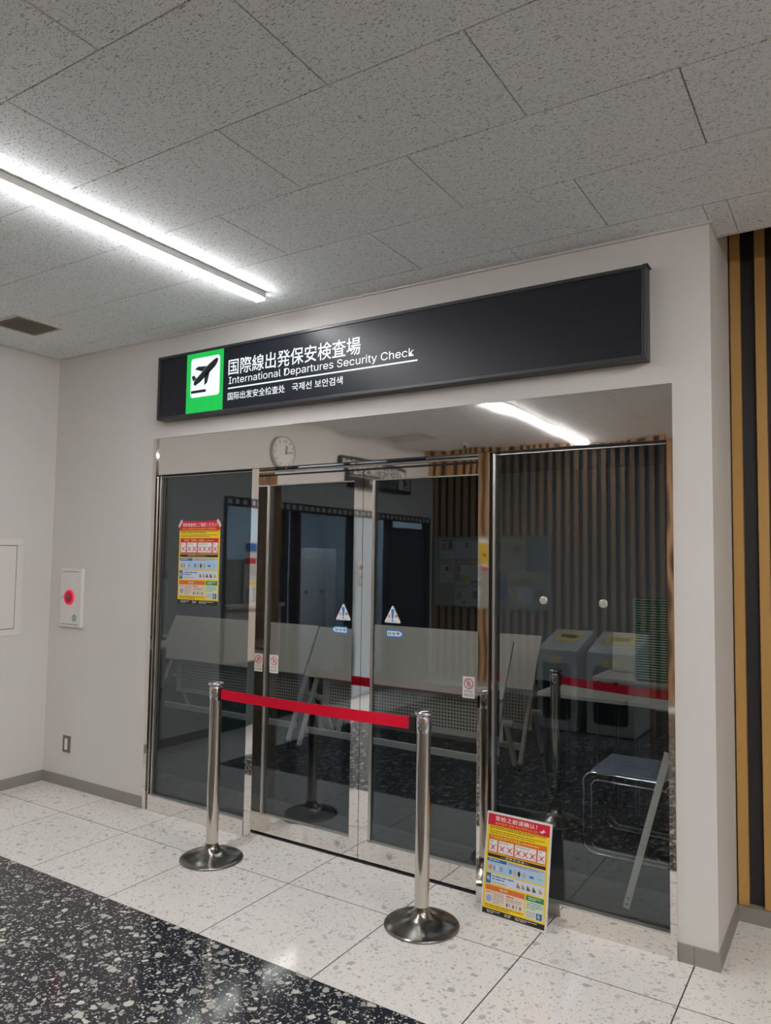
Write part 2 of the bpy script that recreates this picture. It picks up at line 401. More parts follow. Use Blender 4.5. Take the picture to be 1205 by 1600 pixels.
# strip of floor beside the column, up to the slatted wall
# ---- ceiling boards in running bond
ce = MB(); ce.box(-3.1, YB - .1, H + .006, XR, .179, H + .06, M['board_gap']); 
ce.box(XC, .165, H - .002, XR, .179, H + .30, M['trim'])
ce.box(XC - .02, .10, H + .28, XR, .62, H + .32, M['black_panel'])
ceiling = ce.build('ceiling', kind='structure')
bw, bh = .909, .4565
bmesh_b = MB()
e = .0015
bmesh_b.add([(0, 0, .006), (bw - .0038, 0, .006), (bw - .0038, bh - .0038, .006), (0, bh - .0038, .006), (0, 0, e), (bw - .0038, 0, e), (bw - .0038, bh - .0038, e), (0, bh - .0038, e),
             (e, e, 0), (bw - .0038 - e, e, 0), (bw - .0038 - e, bh - .0038 - e, 0), (e, bh - .0038 - e, 0)],
            [(5, 1, 0, 4), (6, 2, 1, 5), (7, 3, 2, 6), (4, 0, 3, 7), (9, 5, 4, 8), (10, 6, 5, 9), (11, 7, 6, 10), (8, 4, 7, 11), (11, 10, 9, 8)], M['board'])
def clipboard(x0, y0, x1, y1):
    b_ = MB(); b_.box(0, 0, 0, x1 - x0 - .003, y1 - y0 - .003, .006, M['board']); return b_
proto = None
row = 0; y = -.165
rows_ = [(-.165, .179)] + [(-.165 - bh * (k + 1), -.165 - bh * k) for k in range(12)]
for k, (y0, y1) in enumerate(rows_):
    y0 = max(y0, YB - .06)
    off = (2.94 if k % 2 == 1 else 2.49)
    n0 = math.floor((XL - off) / bw)
    x = off + n0 * bw
    while x < XR:
        a, c = max(x, XL), min(x + bw, XR); x += bw
        if k == 0 and c < XC + .01 : yy1 = 0.0
        else: yy1 = y1
        if c - a < .03 or yy1 - y0 < .03: continue
        pieces = [(a, c, yy1)]
        if k == 0 and a < XC < c: pieces = [(a, XC, 0.0), (XC, c, y1)]
        for a_, c_, t_ in pieces:
            if abs(c_ - a_ - bw) < 1e-4 and abs(t_ - y0 - bh) < 1e-4:
                if proto is None: proto = bmesh_b.build('ceiling_board', ceiling); o = proto
                else: o = bpy.data.objects.new('ceiling_board', proto.data); COL.objects.link(o); o.parent = ceiling
            else: o = clipboard(a_, y0, c_, t_).build('ceiling_board', ceiling)
            o.location = (a_ + .0015, y0 + .0015, H)
# ---- front wall with the glazed opening, and its column
wf = MB()
wf.box(XL - .2, 0, 0, -.027, .13, H + .012, M['wall'])
wf.box(-.027, 0, 2.337, 3.158, .13, H + .012, M['wall'])
wf.box(3.158, 0, 0, XC, .56, H + .32, M['wall'])
wall_front = wf.build('wall_front', kind='structure')
B('baseboard_front', XL, -.008, 0, -.027, 0, .071, M['base'], kind='structure')
bb = MB(); bb.box(3.160, -.008, 0, XC + .008, 0, .071, M['base']); bb.box(XC, 0, 0, XC + .008, .50, .071, M['base'])
bb.box(3.2185, -.0086, 0, 3.2200, -.008, .071, M['joint_dark']); bb.build('baseboard_column', kind='structure')
# ceiling edge trims
tr = MB(); tr.box(XL, -.012, H - .010, XC + .012, 0, H, M['trim']); tr.box(XC, 0, H - .010, XC + .012, .165, H, M['trim'])
tr.box(XL, YB, H - .010, XL + .012, 0, H, M['trim']); tr.build('trim_1', kind='structure')
# ---- left wall with its service opening
OY0, OY1, OZ = -5.38, -1.62, 2.14
wl = MB()
wl.box(XL - .15, OY1, 0, XL, 0, H + .012, M['wall'])
wl.box(XL - .15, YB - .1, OZ, XL, OY1, H + .012, M['wall'])
wl.box(XL - .15, YB - .1, 0, XL, OY0, OZ, M['wall'])
wall_left = wl.build('wall_left', kind='structure')
B('baseboard_left', XL, OY1, 0, XL + .008, 0, .071, M['base'], kind='structure')
# ---- office behind that opening
of = MB()
of.box(-3.1, OY0 - .05, 0, -3.0, OY1 + .5, 2.6, M['wall_blue'])
of.box(-3.1, OY1 + .45, 0, XL - .15, OY1 + .5, 2.6, M['wall_blue'])
of.box(-3.1, OY0 - .1, 0, XL - .15, OY0 - .05, 2.6, M['wall_blue'])
of.box(-3.1, OY0 - .1, 2.6, XL - .15, OY1 + .5, 2.65, M['wall'])
of.build('wall_office', kind='structure')
# ---- back wall with vertical slats
bwl = MB(); bwl.box(XL - .15, YB - .10, 0, XR, YB - .03, H + .05, M['black_panel']); wall_back = bwl.build('wall_back', kind='structure')
sl = MB(); sl.box(-.0275, -.03, .07, .0275, 0, H, M['wood_back']); sb = sl.build('slat', wall_back)
xx = XL + .05; sb.location = (xx, YB, 0)
while xx < XR - .12:
    xx += .11; o = bpy.data.objects.new('slat', sb.data); COL.objects.link(o); o.parent = wall_back; o.location = (xx, YB, 0)
B('baseboard_back', XL, YB - .03, 0, XR, YB + .002, .07, M['base'], kind='structure')
# ---- wall with slats right of the column
rw = MB(); rw.box(XC, .552, 0, XR, .60, H + .32, M['black_panel']); wall_slatted = rw.build('wall_slatted', kind='structure')
sl = MB(); sl.rbox(-.0215, 0, .068, .0215, .04, H + .30, M['wood'], .0015); sb = sl.build('slat', wall_slatted)
xx = 3.3255 + .012; sb.location = (xx, .512, 0)
while xx < XR - .15:
    xx += .1055; o = bpy.data.objects.new('slat', sb.data); COL.objects.link(o); o.parent = wall_slatted; o.location = (xx, .512, 0)
B('baseboard_slatted', XC + .008, .500, 0, XR, .552, .066, M['base'], kind='structure')
B('wall_right', XR, YB - .1, 0, XR + .1, .6, H + .32, M['wall'], kind='structure')
# ---- room behind the glass
rm = MB()
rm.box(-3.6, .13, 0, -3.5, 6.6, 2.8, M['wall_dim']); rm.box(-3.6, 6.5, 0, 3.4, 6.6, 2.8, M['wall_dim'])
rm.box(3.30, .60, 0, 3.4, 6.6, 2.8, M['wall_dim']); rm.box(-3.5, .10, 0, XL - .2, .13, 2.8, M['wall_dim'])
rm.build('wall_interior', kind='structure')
B('wall_interior_end', -.55, 6.40, 0, 3.29, 6.49, 2.8, M['wall_lit'], kind='structure')  # lit tone painted in, brightens the view through the right pane
B('ceiling_interior', -3.6, .13, 2.8, 3.15, 6.6, 2.86, M['wall_lit'], kind='structure')  # carries the same painted-in lit tone as the end wall
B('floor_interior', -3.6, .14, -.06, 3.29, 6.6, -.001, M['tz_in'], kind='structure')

# ================================================================== glazed screen
ZT0, ZT1 = 2.100, 2.335
jm = MB()
jm.box(-.027, -.012, 0, 0, .12, ZT1, M['stile']); jm.box(-.0265, -.0125, 2.30, -.001, -.012, ZT1, M['mirror'])
jm.build('trim_2', kind='structure')
jm = MB(); jm.box(3.132, -.012, 0, 3.158, .12, ZT1, M['stile']); jm.build('trim_3', kind='structure')
tp = MB(); tp.box(0, 0, ZT0, 3.132, .13, ZT1, M['mirror'])
tp.box(.0, .0, ZT0 - .003, 3.132, .025, ZT0, M['gasket']); tp.build('trim_4', kind='structure')
def fixed_panel(name, x0, x1, label_extra=None):
    root = empty(name, ((x0 + x1) / 2, GF, 0)); root['kind'] = 'structure'
    C = root.location.copy()
    def P(nm, *a, **kw):
        o = B(nm, *a, **kw); o.parent = root; o.location = o.location - C; return o
    P('bottom_rail', x0, 0, 0, x1, .05, .088, M['stile'])
    P('sill_bead', x0, .004, .088, x1, .034, .094, M['bead'])
    P('glass_pane', x0 + .012, GF, .09, x1 - .004, GF + .008, ZT0, M['glass'])
    P('side_bead', x0 + .004, GF - .016, .094, x0 + .016, GF + .02, ZT0, M['bead'])
    P('gasket', x0 + .019, GF - .003, .094, x0 + .025, GF - .0005, ZT0, M['gasket'])
    P('top_bead', x0 + .016, GF - .010, ZT0 - .014, x1, GF - .004, ZT0 - .010, M['bead'])
    return root
w1 = fixed_panel('window_1', .004, .812)
w2 = fixed_panel('window_2', 2.330, 3.130)
for i, (x0, x1) in enumerate(((.816, .870), (2.268, 2.324))):
    B('post', x0, 0, 0, x1, .135, ZT0, M['stile'], bev=.0015, kind='structure').name = 'trim_%d' % (5 + i)
# door header rail with its track
hd = MB(); hd.box(.870, .070, 2.068, 2.268, .13, ZT0, M['mirror']); hd.box(.870, .055, 2.080, 2.268, .070, 2.088, M['bead']); hd.box(.870, .072, 2.064, 2.268, .085, 2.068, M['gasket'])
hd.build('trim_7', kind='structure')
B('trim_8', .870, .0765, -.003, 2.268, .16, -.0005, M['joint_dark'], kind='structure')
B('threshold', -.027, 0.077, -.05, 3.158, .14, -.0015, M['joint_dark'], kind='structure').name = 'trim_9'

def door(name, x0, x1, side):
    root = empty(name, ((x0 + x1) / 2, GD, 0)); root['kind'] = 'structure'; C = root.location.copy()
    def P(nm, *a, **kw):
        o = B(nm, *a, **kw); o.parent = root; o.location = o.location - C; return o
    wide = .058
    if side > 0: a, c = x0 + .016, x1 - wide
    else: a, c = x0 + wide, x1 - .022
    P('glass_pane', a - .004, GD, .11, c + .004, GD + .008, 2.012, M['glass'])
    P('bottom_rail', x0, GD - .018, .014, x1, GD + .022, .112, M['stile'])
    P('top_rail', x0, GD - .018, 2.008, x1, GD + .022, 2.060, M['mirror'])
    P('stile', x0, GD - .018, .112, a, GD + .022, 2.008, M['stile'] if side < 0 else M['bead'])
    P('stile', c, GD - .018, .112, x1, GD + .022, 2.008, M['stile'])
    P('glazing_bead', a, GD - .012, .112, a + (.012 if side < 0 else .004), GD - .002, 2.008, M['bead'])
    P('glazing_bead', a, GD - .012, .112, c, GD - .004, .117, M['bead'])
    P('glazing_bead', a, GD - .012, 2.003, c, GD - .004, 2.008, M['bead'])
    P('floor_brush', x0 + .01, GD - .006, .001, x1 - .01, GD + .01, .014, M['gasket'])
    k = MB(); kx = 1.413 if side > 0 else 1.742
    k.lathe([(.0165, 0), (.0165, .004), (.0145, .005), (.012, .0045), (.004, .0045), (.0038, .001)], M['alu'], 28, TT(FRONT, kx, GD - .018, .066))
    k.lathe([(.0035, 0), (.0035, .002)], M['gasket'], 12, TT(FRONT, kx, GD - .018, .066))
    o = k.build('lock_cover'); o.parent = root; o.location = -C
    return root
d1 = door('door_1', .858, 1.546, 1)
d2 = door('door_2', 1.549, 2.262, -1)
# round fixings on the right pane
def hang(o, root):
    o.parent = root; o.location = o.location - root.location
for x, z in ((2.583, 1.405), (2.855, 1.402)):
    k = MB(); k.lathe([(.019, 0), (.019, .007), (.0165, .010), (.013, .0095), (.004, .0105), (0, .0105)], M['fixing'], 32, TT(FRONT, x, GF, z))
    k.lathe([(.0185, .0075), (.0185, .0085)], M['bead'], 32, TT(FRONT, x, GF, z))
    hang(k.build('round_fixing'), w2)

# ================================================================== light box sign
SX0, SX1, SZ0, SZ1, SY = .069, 3.069, 2.436, 2.838, -.080
sg = empty('light_box_sign', ((SX0 + SX1) / 2, 0, SZ0), label='long black backlit sign box above the glass doors with green aeroplane square', cat='sign')
def ch(o, root): o.parent = root; o.location = o.location - root.location; return o
cs = MB(); t = .017
cs.box(SX0, SY + .012, SZ0, SX1, 0, SZ1, M['sign_frame']); ch(cs.build('casing'), sg)
fr = MB()
for a in ((SX0, SZ0, SX1, SZ0 + t), (SX0, SZ1 - t, SX1, SZ1), (SX0, SZ0 + t, SX0 + t, SZ1 - t), (SX1 - t, SZ0 + t, SX1, SZ1 - t)):
    fr.rbox(a[0], SY, a[1], a[2], SY + .012, a[3], M['sign_frame'], .002)
ch(fr.build('face_frame'), sg)
ln = MB(); ln.box(SX0 - .0006, SY + .020, SZ0 - .0006, SX1 + .0006, SY + .023, SZ1 + .0006, M['gasket']); ln.box(SX1 - .012, SY + .01, SZ1, SX1 + .008, 0, SZ1 + .006, M['sign_frame']); ch(ln.build('lid_seam'), sg)
fc = MB(); fc.box(SX0 + t, SY + .006, SZ0 + t, SX1 - t, SY + .012, SZ1 - t, M['sign_face']); ch(fc.build('face'), sg)
pr = Print(TT(FRONT, 0, SY + .006, 0))
pr.rect(.325, SZ0 + t, .635, SZ1 - t, M['green_lit'], 1)
def rr(x0, y0, x1, y1, r_, n=6):
    o = []
    for cx, cy, a0 in ((x1 - r_, y0 + r_, -90), (x1 - r_, y1 - r_, 0), (x0 + r_, y1 - r_, 90), (x0 + r_, y0 + r_, 180)):
        for i in range(n + 1): a = R(a0 + 90 * i / n); o.append((cx + r_ * math.cos(a), cy + r_ * math.sin(a)))
    return o
px0, px1, pz0, pz1 = .362, .606, 2.548, 2.790
pr.poly(rr(px0, pz0, px1, pz1, .02), M['white_lit'], 2)
DK = (.012, .018, .025)
def pp(l): return [(px0 + (px1 - px0) * a / 100, pz0 + (pz1 - pz0) * c / 100) for a, c in l]
pr.poly(pp([(2, 11), (54, 11), (54, 18), (2, 18)]), DK, 3)
# aeroplane climbing to the right: fuselage, wings, tail
pr.poly(pp([(10, 34), (16, 30), (34, 38), (84, 72), (92, 82), (94, 90), (88, 93), (78, 89), (62, 80), (22, 50), (12, 42)]), DK, 3)
pr.poly(pp([(48, 55), (68, 69), (58, 34), (48, 28)]), DK, 3)
pr.poly(pp([(40, 64), (56, 76), (24, 78), (14, 72)]), DK, 3)
pr.poly(pp([(8, 42), (20, 48), (12, 57), (3, 55)]), DK, 3)
pr.text('国際線出発保安検査場', .676, 2.652, 1.620, 2.748, M['white_lit'], 1, .006)
pr.text('International Departures Security Check', .680, 2.588, 1.945, 2.642, M['white_lit'], 1, 0.0)
pr.rect(.676, 2.5705, 1.966, 2.5785, M['white_lit'], 1)
pr.text('国际出发安全检查处', .676, 2.503, 1.112, 2.549, M['white_lit'], 1, .004)
pr.text('국제선 보안검색', 1.163, 2.505, 1.508, 2.549, M['white_lit'], 1, .006)
ch(pr.build('lettering'), sg)

# ================================================================== ceiling fittings
def batten(x, y0, y1, label, group=None, mat_=None, z=H):
    root = empty('ceiling_light', (x, (y0 + y1) / 2, z), label=label, cat='ceiling light', group=group)
    o = B('housing', x - .033, y0, z - .033, x + .033, y1, z, M['light_body'], bev=.002); ch(o, root)
    o = B('diffuser', x - .030, y0 + .003, z - .046, x + .030, y1 - .003, z - .033, mat_ or M['light'], bev=.003); ch(o, root)
    return root
batten(1.125, -5.2, -.300, 'long glowing white strip light on the speckled ceiling in front of the doors')
batten(4.4, -5.2, -1.00, 'second long strip light on the ceiling, right of the column', mat_=M['light_far'])
batten(7.5, -5.2, -1.60, 'third long strip light on the ceiling, nearest the right end wall', mat_=M['light_far'])
o = batten(-1.40, -5.0, -1.7, 'cool white strip light inside the office behind the left wall', mat_=M['cool_light'], z=2.6)
vn = empty('ceiling_vent', (-.515, -.615, H), label='square beige louvred air vent in the ceiling near the left corner', cat='vent')
v_ = MB()
for a in ((-.668, -.770, -.652, -.460), (-.378, -.770, -.362, -.460), (-.652, -.770, -.378, -.754), (-.652, -.476, -.378, -.460)):
    v_.box(a[0], a[1], H - .010, a[2], a[3], H, M['vent'])
ch(v_.build('frame'), vn)
ch(B('backing', -.652, -.754, H - .003, -.378, -.476, H - .001, M['vent_dark']), vn)
s0 = None
for k in range(11):
    T = Matrix.Translation((-.640 + k * .025, 0, H - .0085)) @ Matrix.Rotation(R(28), 4, 'Y')
    if s0 is None:
        q = MB(); q.box(-.009, -.754, -.001, .009, -.476, .001, M['vent']); s0 = q.build('slat'); o = s0
    else: o = bpy.data.objects.new('slat', s0.data); COL.objects.link(o)
    o.parent = vn; o.matrix_local = Matrix.Translation(-vn.location) @ T
batten(.9, 1.0, 3.4, 'added dim fill strip, out of view, in the room behind the glass', mat_=M['interior_fill'], z=2.8)  # unseen fill, added to brighten the stored tables
batten(-1.5, 1.0, 3.4, 'second added dim fill strip, out of view, further left behind the glass', mat_=M['interior_fill'], z=2.8)  # another added fill, for the table left of the doors
# access hatch and detector seen reflected in the transom
q = MB(); q.box(-.95, -4.55, H - .002, -.42, -4.10, H, M['board_gap']); q.box(-.935, -4.535, H - .003, -.435, -4.115, H - .002, M['wall'])
tag(q.build('ceiling_hatch', loc=(-.685, -4.325, H)), 'square access hatch in the far ceiling, reflected above the doors', 'hatch')
sd = empty('smoke_detector', (-.36, -5.05, H), label='small round detector on the far ceiling, reflected above the doors', cat='detector')
q = MB(); q.lathe([(.055, 0), (.055, -.012), (.045, -.022), (.03, -.03)], M['white_box'], 28, Matrix.Translation(sd.location)); ch(q.build('base'), sd)
q = MB(); q.lathe([(.028, -.03), (.03, -.045), (.02, -.058), (0, -.06)], M['black_plastic'], 24, Matrix.Translation(sd.location)); ch(q.build('dome'), sd)

# ================================================================== stanchions
def stanchion(name, x, y, label, group=None, z=0):
    root = empty(name, (x, y, z), label=label, cat='stanchion', group=group)
    T = None
    q = MB(); q.lathe([(.0, .0), (.162, .0), (.165, .003), (.164, .008), (.158, .012), (.130, .017), (.095, .026), (.065, .037), (.044, .052), (.034, .072), (.032, .085)], M['dark_metal'], 64); q.build('base_plate', root)
    q = MB(); q.lathe([(.0318, .075), (.0318, .83)], M['post'], 48); q.build('pole', root)
    q = MB(); q.lathe([(.0318, .822), (.0325, .824), (.0345, .838), (.0355, .842), (.0355, .888), (.034, .892)], M['chrome'], 12); q.build('head', root)
    q = MB(); q.lathe([(.030, .892), (.030, .900), (.0405, .902), (.042, .906), (.042, .912), (.036, .917), (.0, .919)], M['chrome'], 40); q.build('cap', root)
    return root
def belt(root, x0, x1, y0, y1, z=.857, h=.052, sag=.006):
    q = MB(); n = 24; vs_ = []
    for i in range(n + 1):
        t_ = i / n; x = x0 + (x1 - x0) * t_; yy = y0 + (y1 - y0) * t_; dz = -sag * 4 * t_ * (1 - t_); tw = .004 * math.sin(t_ * 5)
        vs_ += [(x, yy - .0008 + tw, z - h / 2 + dz), (x, yy - .0008 - tw, z + h / 2 + dz), (x, yy + .0008 - tw, z + h / 2 + dz), (x, yy + .0008 + tw, z - h / 2 + dz)]
    fs = []
    for i in range(n):
        for k in range(4): a = i * 4; fs.append((a + k, a + (k + 1) % 4, a + 4 + (k + 1) % 4, a + 4 + k))
    q.add(vs_, fs, M['red_belt'], None, False); return ch(q.build('belt'), root)
SA, SBp = (.895, -.322), (2.166, -.328)
s1 = stanchion('stanchion', *SA, 'left polished steel stanchion in front of the doors, with the red belt pulled from it')
belt(s1, SA[0] + .034, SBp[0] - .062, SA[1], SBp[1])
s2 = stanchion('stanchion', *SBp, 'right polished steel stanchion post in front of the doors, black belt clip on its head')
q = MB(); q.rbox(SBp[0] - .066, SBp[1] - .020, .822, SBp[0] - .032, SBp[1] + .020, .890, M['black_plastic'], .004); q.rbox(SBp[0] - .074, SBp[1] - .008, .828, SBp[0] - .064, SBp[1] + .008, .886, M['black_plastic'], .003)
ch(q.build('belt_clip'), s2)
q = MB(); q.rbox(SA[0] + .024, SA[1] - .018, .822, SA[0] + .037, SA[1] + .018, .890, M['black_plastic'], .003); ch(q.build('belt_cassette'), s1)
s3 = stanchion('stanchion', 2.203, 1.265, 'steel stanchion post inside the dark room behind the right pane')
belt(s3, 2.237, 2.93, 1.262, 1.10)
q = MB(); q.rbox(2.226, 1.247, .822, 2.240, 1.281, .890, M['black_plastic'], .003); ch(q.build('belt_cassette'), s3)
s4 = stanchion('stanchion', 2.985, 1.09, 'steel stanchion post hidden behind the right jamb, catching the inside belt')
q = MB(); q.rbox(2.925, 1.075, .822, 2.952, 1.115, .890, M['black_plastic'], .004); ch(q.build('belt_clip'), s4)

# ================================================================== security posters
def poster_print(pr, W, Hh, kind):
    """the yellow security poster; (0,0) bottom left, W x Hh"""
    U = lambda a: a * W; V = lambda b_: b_ * Hh
    def rc(x0, y0, x1, y1, c, l=2): pr.rect(U(x0), V(y0), U(x1), V(y1), c, l)
    def tx(t_, x0, y0, x1, y1, c, l=3, bold=.008): pr.text(t_, U(x0), V(y0), U(x1), V(y1), c, l, bold)
    def ds(x0, y0, x1, y1, rows, c, l=3, seed=1): pr.dashes(U(x0), V(y0), U(x1), V(y1), rows, c, l, seed)
    rc(0, 0, 1, 1, YEL, 1)
    rc(0, .885, 1, 1, RED)
    rc(0, 0, 1, .052, BLACK)
    if kind == 'jp':
        tx('保安検査前にご確認ください！', .08, .930, .93, .978, WHITE)
        tx('HOW TO PREPARE FOR SECURITY SCREENING', .08, .897, .90, .916, YEL)
    else:
        tx('安检之前请确认！', .12, .935, .80, .985, WHITE)
        tx('보안검색 전에 확인해주십시오!', .12, .895, .82, .925, (.85, .42, .02))
        pr.poly([(U(a), V(b_)) for a, b_ in ((.84, .925), (.93, .938), (.94, .930), (.86, .915))], WHITE, 3)
        pr.poly([(U(a), V(b_)) for a, b_ in ((.87, .912), (.90, .950), (.915, .950), (.90, .912))], WHITE, 4)
    ds(.04, .850, .96, .882, 2, BLACK, 3, 3); ds(.04, .800, .93, .840, 2, (.25, .18, .02), 3, 4)
    rc(.03, .605, .97, .792, ORA if kind != 'jp' else RED)
    if kind == 'jp':
        tx('NO!', .13, .752, .25, .782, YEL); tx('危険物、凶器類', .30, .752, .62, .782, YEL); tx('Prohibited items', .65, .756, .86, .772, YEL)
    else:
        tx('不能随身携带的物品', .05, .752, .55, .786, YEL); ds(.58, .755, .95, .778, 1, YEL, 3, 5)
    for (x0, x1, n) in ((.045, .175, 1), (.20, .445, 2), (.47, .81, 3), (.835, .955, 1)):
        rc(x0, .620, x1, .740, WHITE, 3); ds(x0 + .02, .712, x1 - .02, .732, 1, GREY, 4, n + 7)
        for i in range(n):
            cx = U(x0 + (x1 - x0) * (i + .5) / n); cyy = V(.665); h = U(.042)
            pr.disc(cx, cyy, h * .45, h * .7, (.45, .50, .62), 4, 10)
            pr.line(cx - h, cyy - h, cx + h, cyy + h, U(.011), RED, 5); pr.line(cx - h, cyy + h, cx + h, cyy - h, U(.011), RED, 6)
    rc(.03, .565, .97, .598, BLACK)
    tx('～请事先准备～' if kind != 'jp' else '～ 検査の準備 Please get prepared ～', .25 if kind != 'jp' else .20, .573, .70, .591, WHITE)
    rc(.03, .415, .97, .552, LBL); rc(.03, .520, .35, .552, BLUE, 3)
    ds(.06, .528, .33, .546, 1, WHITE, 4, 11); ds(.38, .522, .95, .548, 2, (.30, .05, .25), 4, 12)
    for i, (x, c, wd) in enumerate(((.09, (.75, .30, .04), .035), (.155, (.10, .28, .60), .012), (.20, (.62, .70, .78), .02), (.27, (.25, .40, .62), .03), (.42, (.05, .25, .60), .025), (.49, (.60, .40, .35), .03), (.56, BLACK, .022), (.64, (.42, .42, .45), .035), (.76, (.03, .18, .60), .04), (.89, (.30, .60, .50), .05))):
        pr.disc(U(x), V(.462), U(wd), V(.026 if i not in (8, 9) else .012), c, 4, 10)
    rc(.03, .300, .97, .402, (.60, .68, .78)); rc(.03, .300, .11, .402, BLUE, 3); tx('靴', .045, .33, .095, .37, WHITE, 4)
    ds(.13, .340, .48, .392, 2, BLUE, 4, 14); ds(.13, .312, .42, .330, 1, GREY, 4, 15)
    for i, (x, c) in enumerate(((.56, (.55, .12, .14)), (.64, (.32, .36, .22)), (.72, (.20, .07, .06)), (.81, (.14, .07, .04)), (.91, (.62, .30, .10)))):
        pr.poly([(U(x - .03), V(.325)), (U(x + .03), V(.325)), (U(x + .022), V(.345)), (U(x), V(.360)), (U(x - .02), V(.378))], c, 4)
    rc(.03, .105, .67, .285, PALE); rc(.03, .235, .67, .285, ORA, 3); tx('液体類' if kind == 'jp' else '液体', .26, .248, .40, .272, WHITE, 4)
    ds(.05, .205, .20, .228, 1, ORA, 4, 16); ds(.17, .115, .34, .225, 6, (.40, .36, .34), 4, 17); rc(.355, .105, .36, .235, WHITE, 4)
    pr.disc(U(.10), V(.155), U(.045), V(.035), (.30, .40, .62), 4, 12)
    ds(.38, .205, .60, .228, 1, RED, 4, 18); ds(.38, .165, .64, .200, 2, GREY, 4, 19)
    for i, x in enumerate((.40, .44, .50, .55, .61)): pr.rect(U(x - .014), V(.118), U(x + .014), V(.150), ((.15, .17, .22), (.40, .42, .48))[i % 2], 4)
    rc(.69, .070, .97, .285, (.66, .72, .62)); rc(.69, .235, .97, .285, GRN, 3); ds(.73, .246, .93, .276, 2, WHITE, 4, 20)
    ds(.71, .155, .95, .228, 4, (.12, .34, .16), 4, 21); ds(.71, .080, .85, .140, 5, GREY, 4, 22)
    rc(.865, .078, .955, .140, BLUE, 4)
    cx, cyy = U(.905), V(.105); pr.ring(cx, cyy, U(.013), U(.020), WHITE, 5, 14); pr.rect(cx - U(.006), cyy, cx + U(.002), cyy + V(.025), WHITE, 6); pr.disc(cx - U(.002), cyy + V(.028), U(.006), V(.004), WHITE, 5, 8)
    ds(.04, .062, .66, .098, 2, (.16, .12, .02), 3, 23)
    for x0, x1 in ((.08, .30), (.37, .48), (.54, .88)): ds(x0, .012, x1, .044, 2, WHITE, 3, int(x0 * 90))
# poster taped on the left pane (front of glass)
pw, ph = .352, .515
poster = empty('security_poster', (.184, GF, 1.287), label='yellow and red Japanese security poster taped to the left glass pane', cat='poster')
q = MB(); q.box(0, -.0012, 0, pw, -.0004, ph, flat(WHITE)); q.build('sheet', poster)
pr = Print(TT(FRONT, 0, -.0012, 0), .00025); poster_print(pr, pw, ph, 'jp'); pr.build('print', poster)
for x in (0, pw):
    q = MB(); s_ = 1 if x == 0 else -1
    q.add([(x - s_ * .012, -.0022, ph - .03), (x + s_ * .018, -.0036, ph + .012), (x + s_ * .030, -.0036, ph), (x, -.0036, ph - .042)], [(0, 1, 2, 3), (3, 2, 1, 0)], flat((.62, .60, .60)))
    q.build('tape', poster)
# A-board standing on the floor
ab = empty('sign_board', (2.490, -.052, 0), rz=R(-2.0), label='small yellow Chinese and Korean security sign board standing on the floor by the right pane', cat='sign')
tilt = Matrix.Translation((-.158, -.035, .0)) @ Matrix.Rotation(R(-9), 4, 'X')
AW, AH = .312, .440
q = MB(); q.rbox(0, -.004, 0, AW, .006, AH, M['white_box'], .0015, tilt); q.build('frame', ab)
pr = Print(tilt @ TT(FRONT, .008, -.0042, .010), .00025); poster_print(pr, AW - .016, AH - .018, 'cn'); pr.build('print', ab)
q = MB(); q.bar((.04, -.035 + .068, .30), (.06, .13 + .01 - .035, .004), .09, .004, M['alu']); q.build('stand_leg', ab); q = MB(); q.bar((-.06, .033, .30), (-.08, .105, .004), .09, .004, M['alu']); q.build('stand_leg', ab)

# ================================================================== stickers on the doors
def sticker_tri(x, z, label):
    o_ = empty('warning_sticker', (x, GD, z), label=label, cat='sticker')
    pr = Print(TT(FRONT, 0, -.0003, 0))
    h, w_ = .088, .049
    pr.poly([(-w_ + .004, 0), (w_ - .004, 0), (w_, .004), (w_ - .001, .008), (.004, h - .001), (0, h), (-.004, h - .001), (-w_ + .001, .008), (-w_, .004)], (.72, .74, .74), 1)
    pr.poly([(-.005, .022), (.005, .022), (.009, .066), (.006, .071), (-.006, .071), (-.009, .066)], (.02, .26, .62), 2)
    pr.disc(0, .013, .0055, .0055, (.02, .26, .62), 2, 16)
    pr.text('注', -.030, .026, -.013, .043, RED, 2, .02); pr.text('意', .013, .026, .030, .043, RED, 2, .02)
    pr.dashes(-.040, .004, -.008, .009, 1, (.15, .3, .45), 2, 3); pr.dashes(.008, .004, .040, .009, 1, (.15, .3, .45), 2, 4)
    pr.build('print', o_)
def sticker_auto(x, z, d, label):
    o_ = empty('automatic_door_sticker', (x, GD, z), label=label, cat='sticker')
    pr = Print(TT(FRONT, 0, -.0003, 0)); w_, h = .046, .019
    def shp(w2, h2, t2): 
        l = [(-w2, -h2), (w2 - h2 * .4, -h2), (w2 + t2, -h2 * .35), (w2 + t2, h2 * .35), (w2 - h2 * .4, h2), (-w2, h2)]
        return l if d > 0 else [(-a, b_) for a, b_ in l][::-1]
    pr.poly(shp(w_, h, .014), (.02, .24, .58), 1); pr.poly(shp(w_ - .006, h - .006, .010), (.70, .78, .84), 2)
    pr.text('自', -.034, -.008, -.018, .008, BLACK, 3, .01); pr.text('動', .018, -.008, .034, .008, BLACK, 3, .01)
    pr.ring(0, 0, .005, .008, (.05, .2, .5), 3, 16); pr.rect(-.013, -.0015, .013, .0015, (.05, .2, .5), 4)
    pr.build('print', o_)
sticker_tri(1.4165, 1.247, 'white triangular caution sticker on the left door')
sticker_tri(1.733, 1.250, 'white triangular caution sticker on the right door')
sticker_auto(1.400, 1.193, -1, 'blue arrow automatic-door sticker on the left door, pointing left')
sticker_auto(1.742, 1.195, 1, 'blue arrow automatic-door sticker on the right door, pointing right')
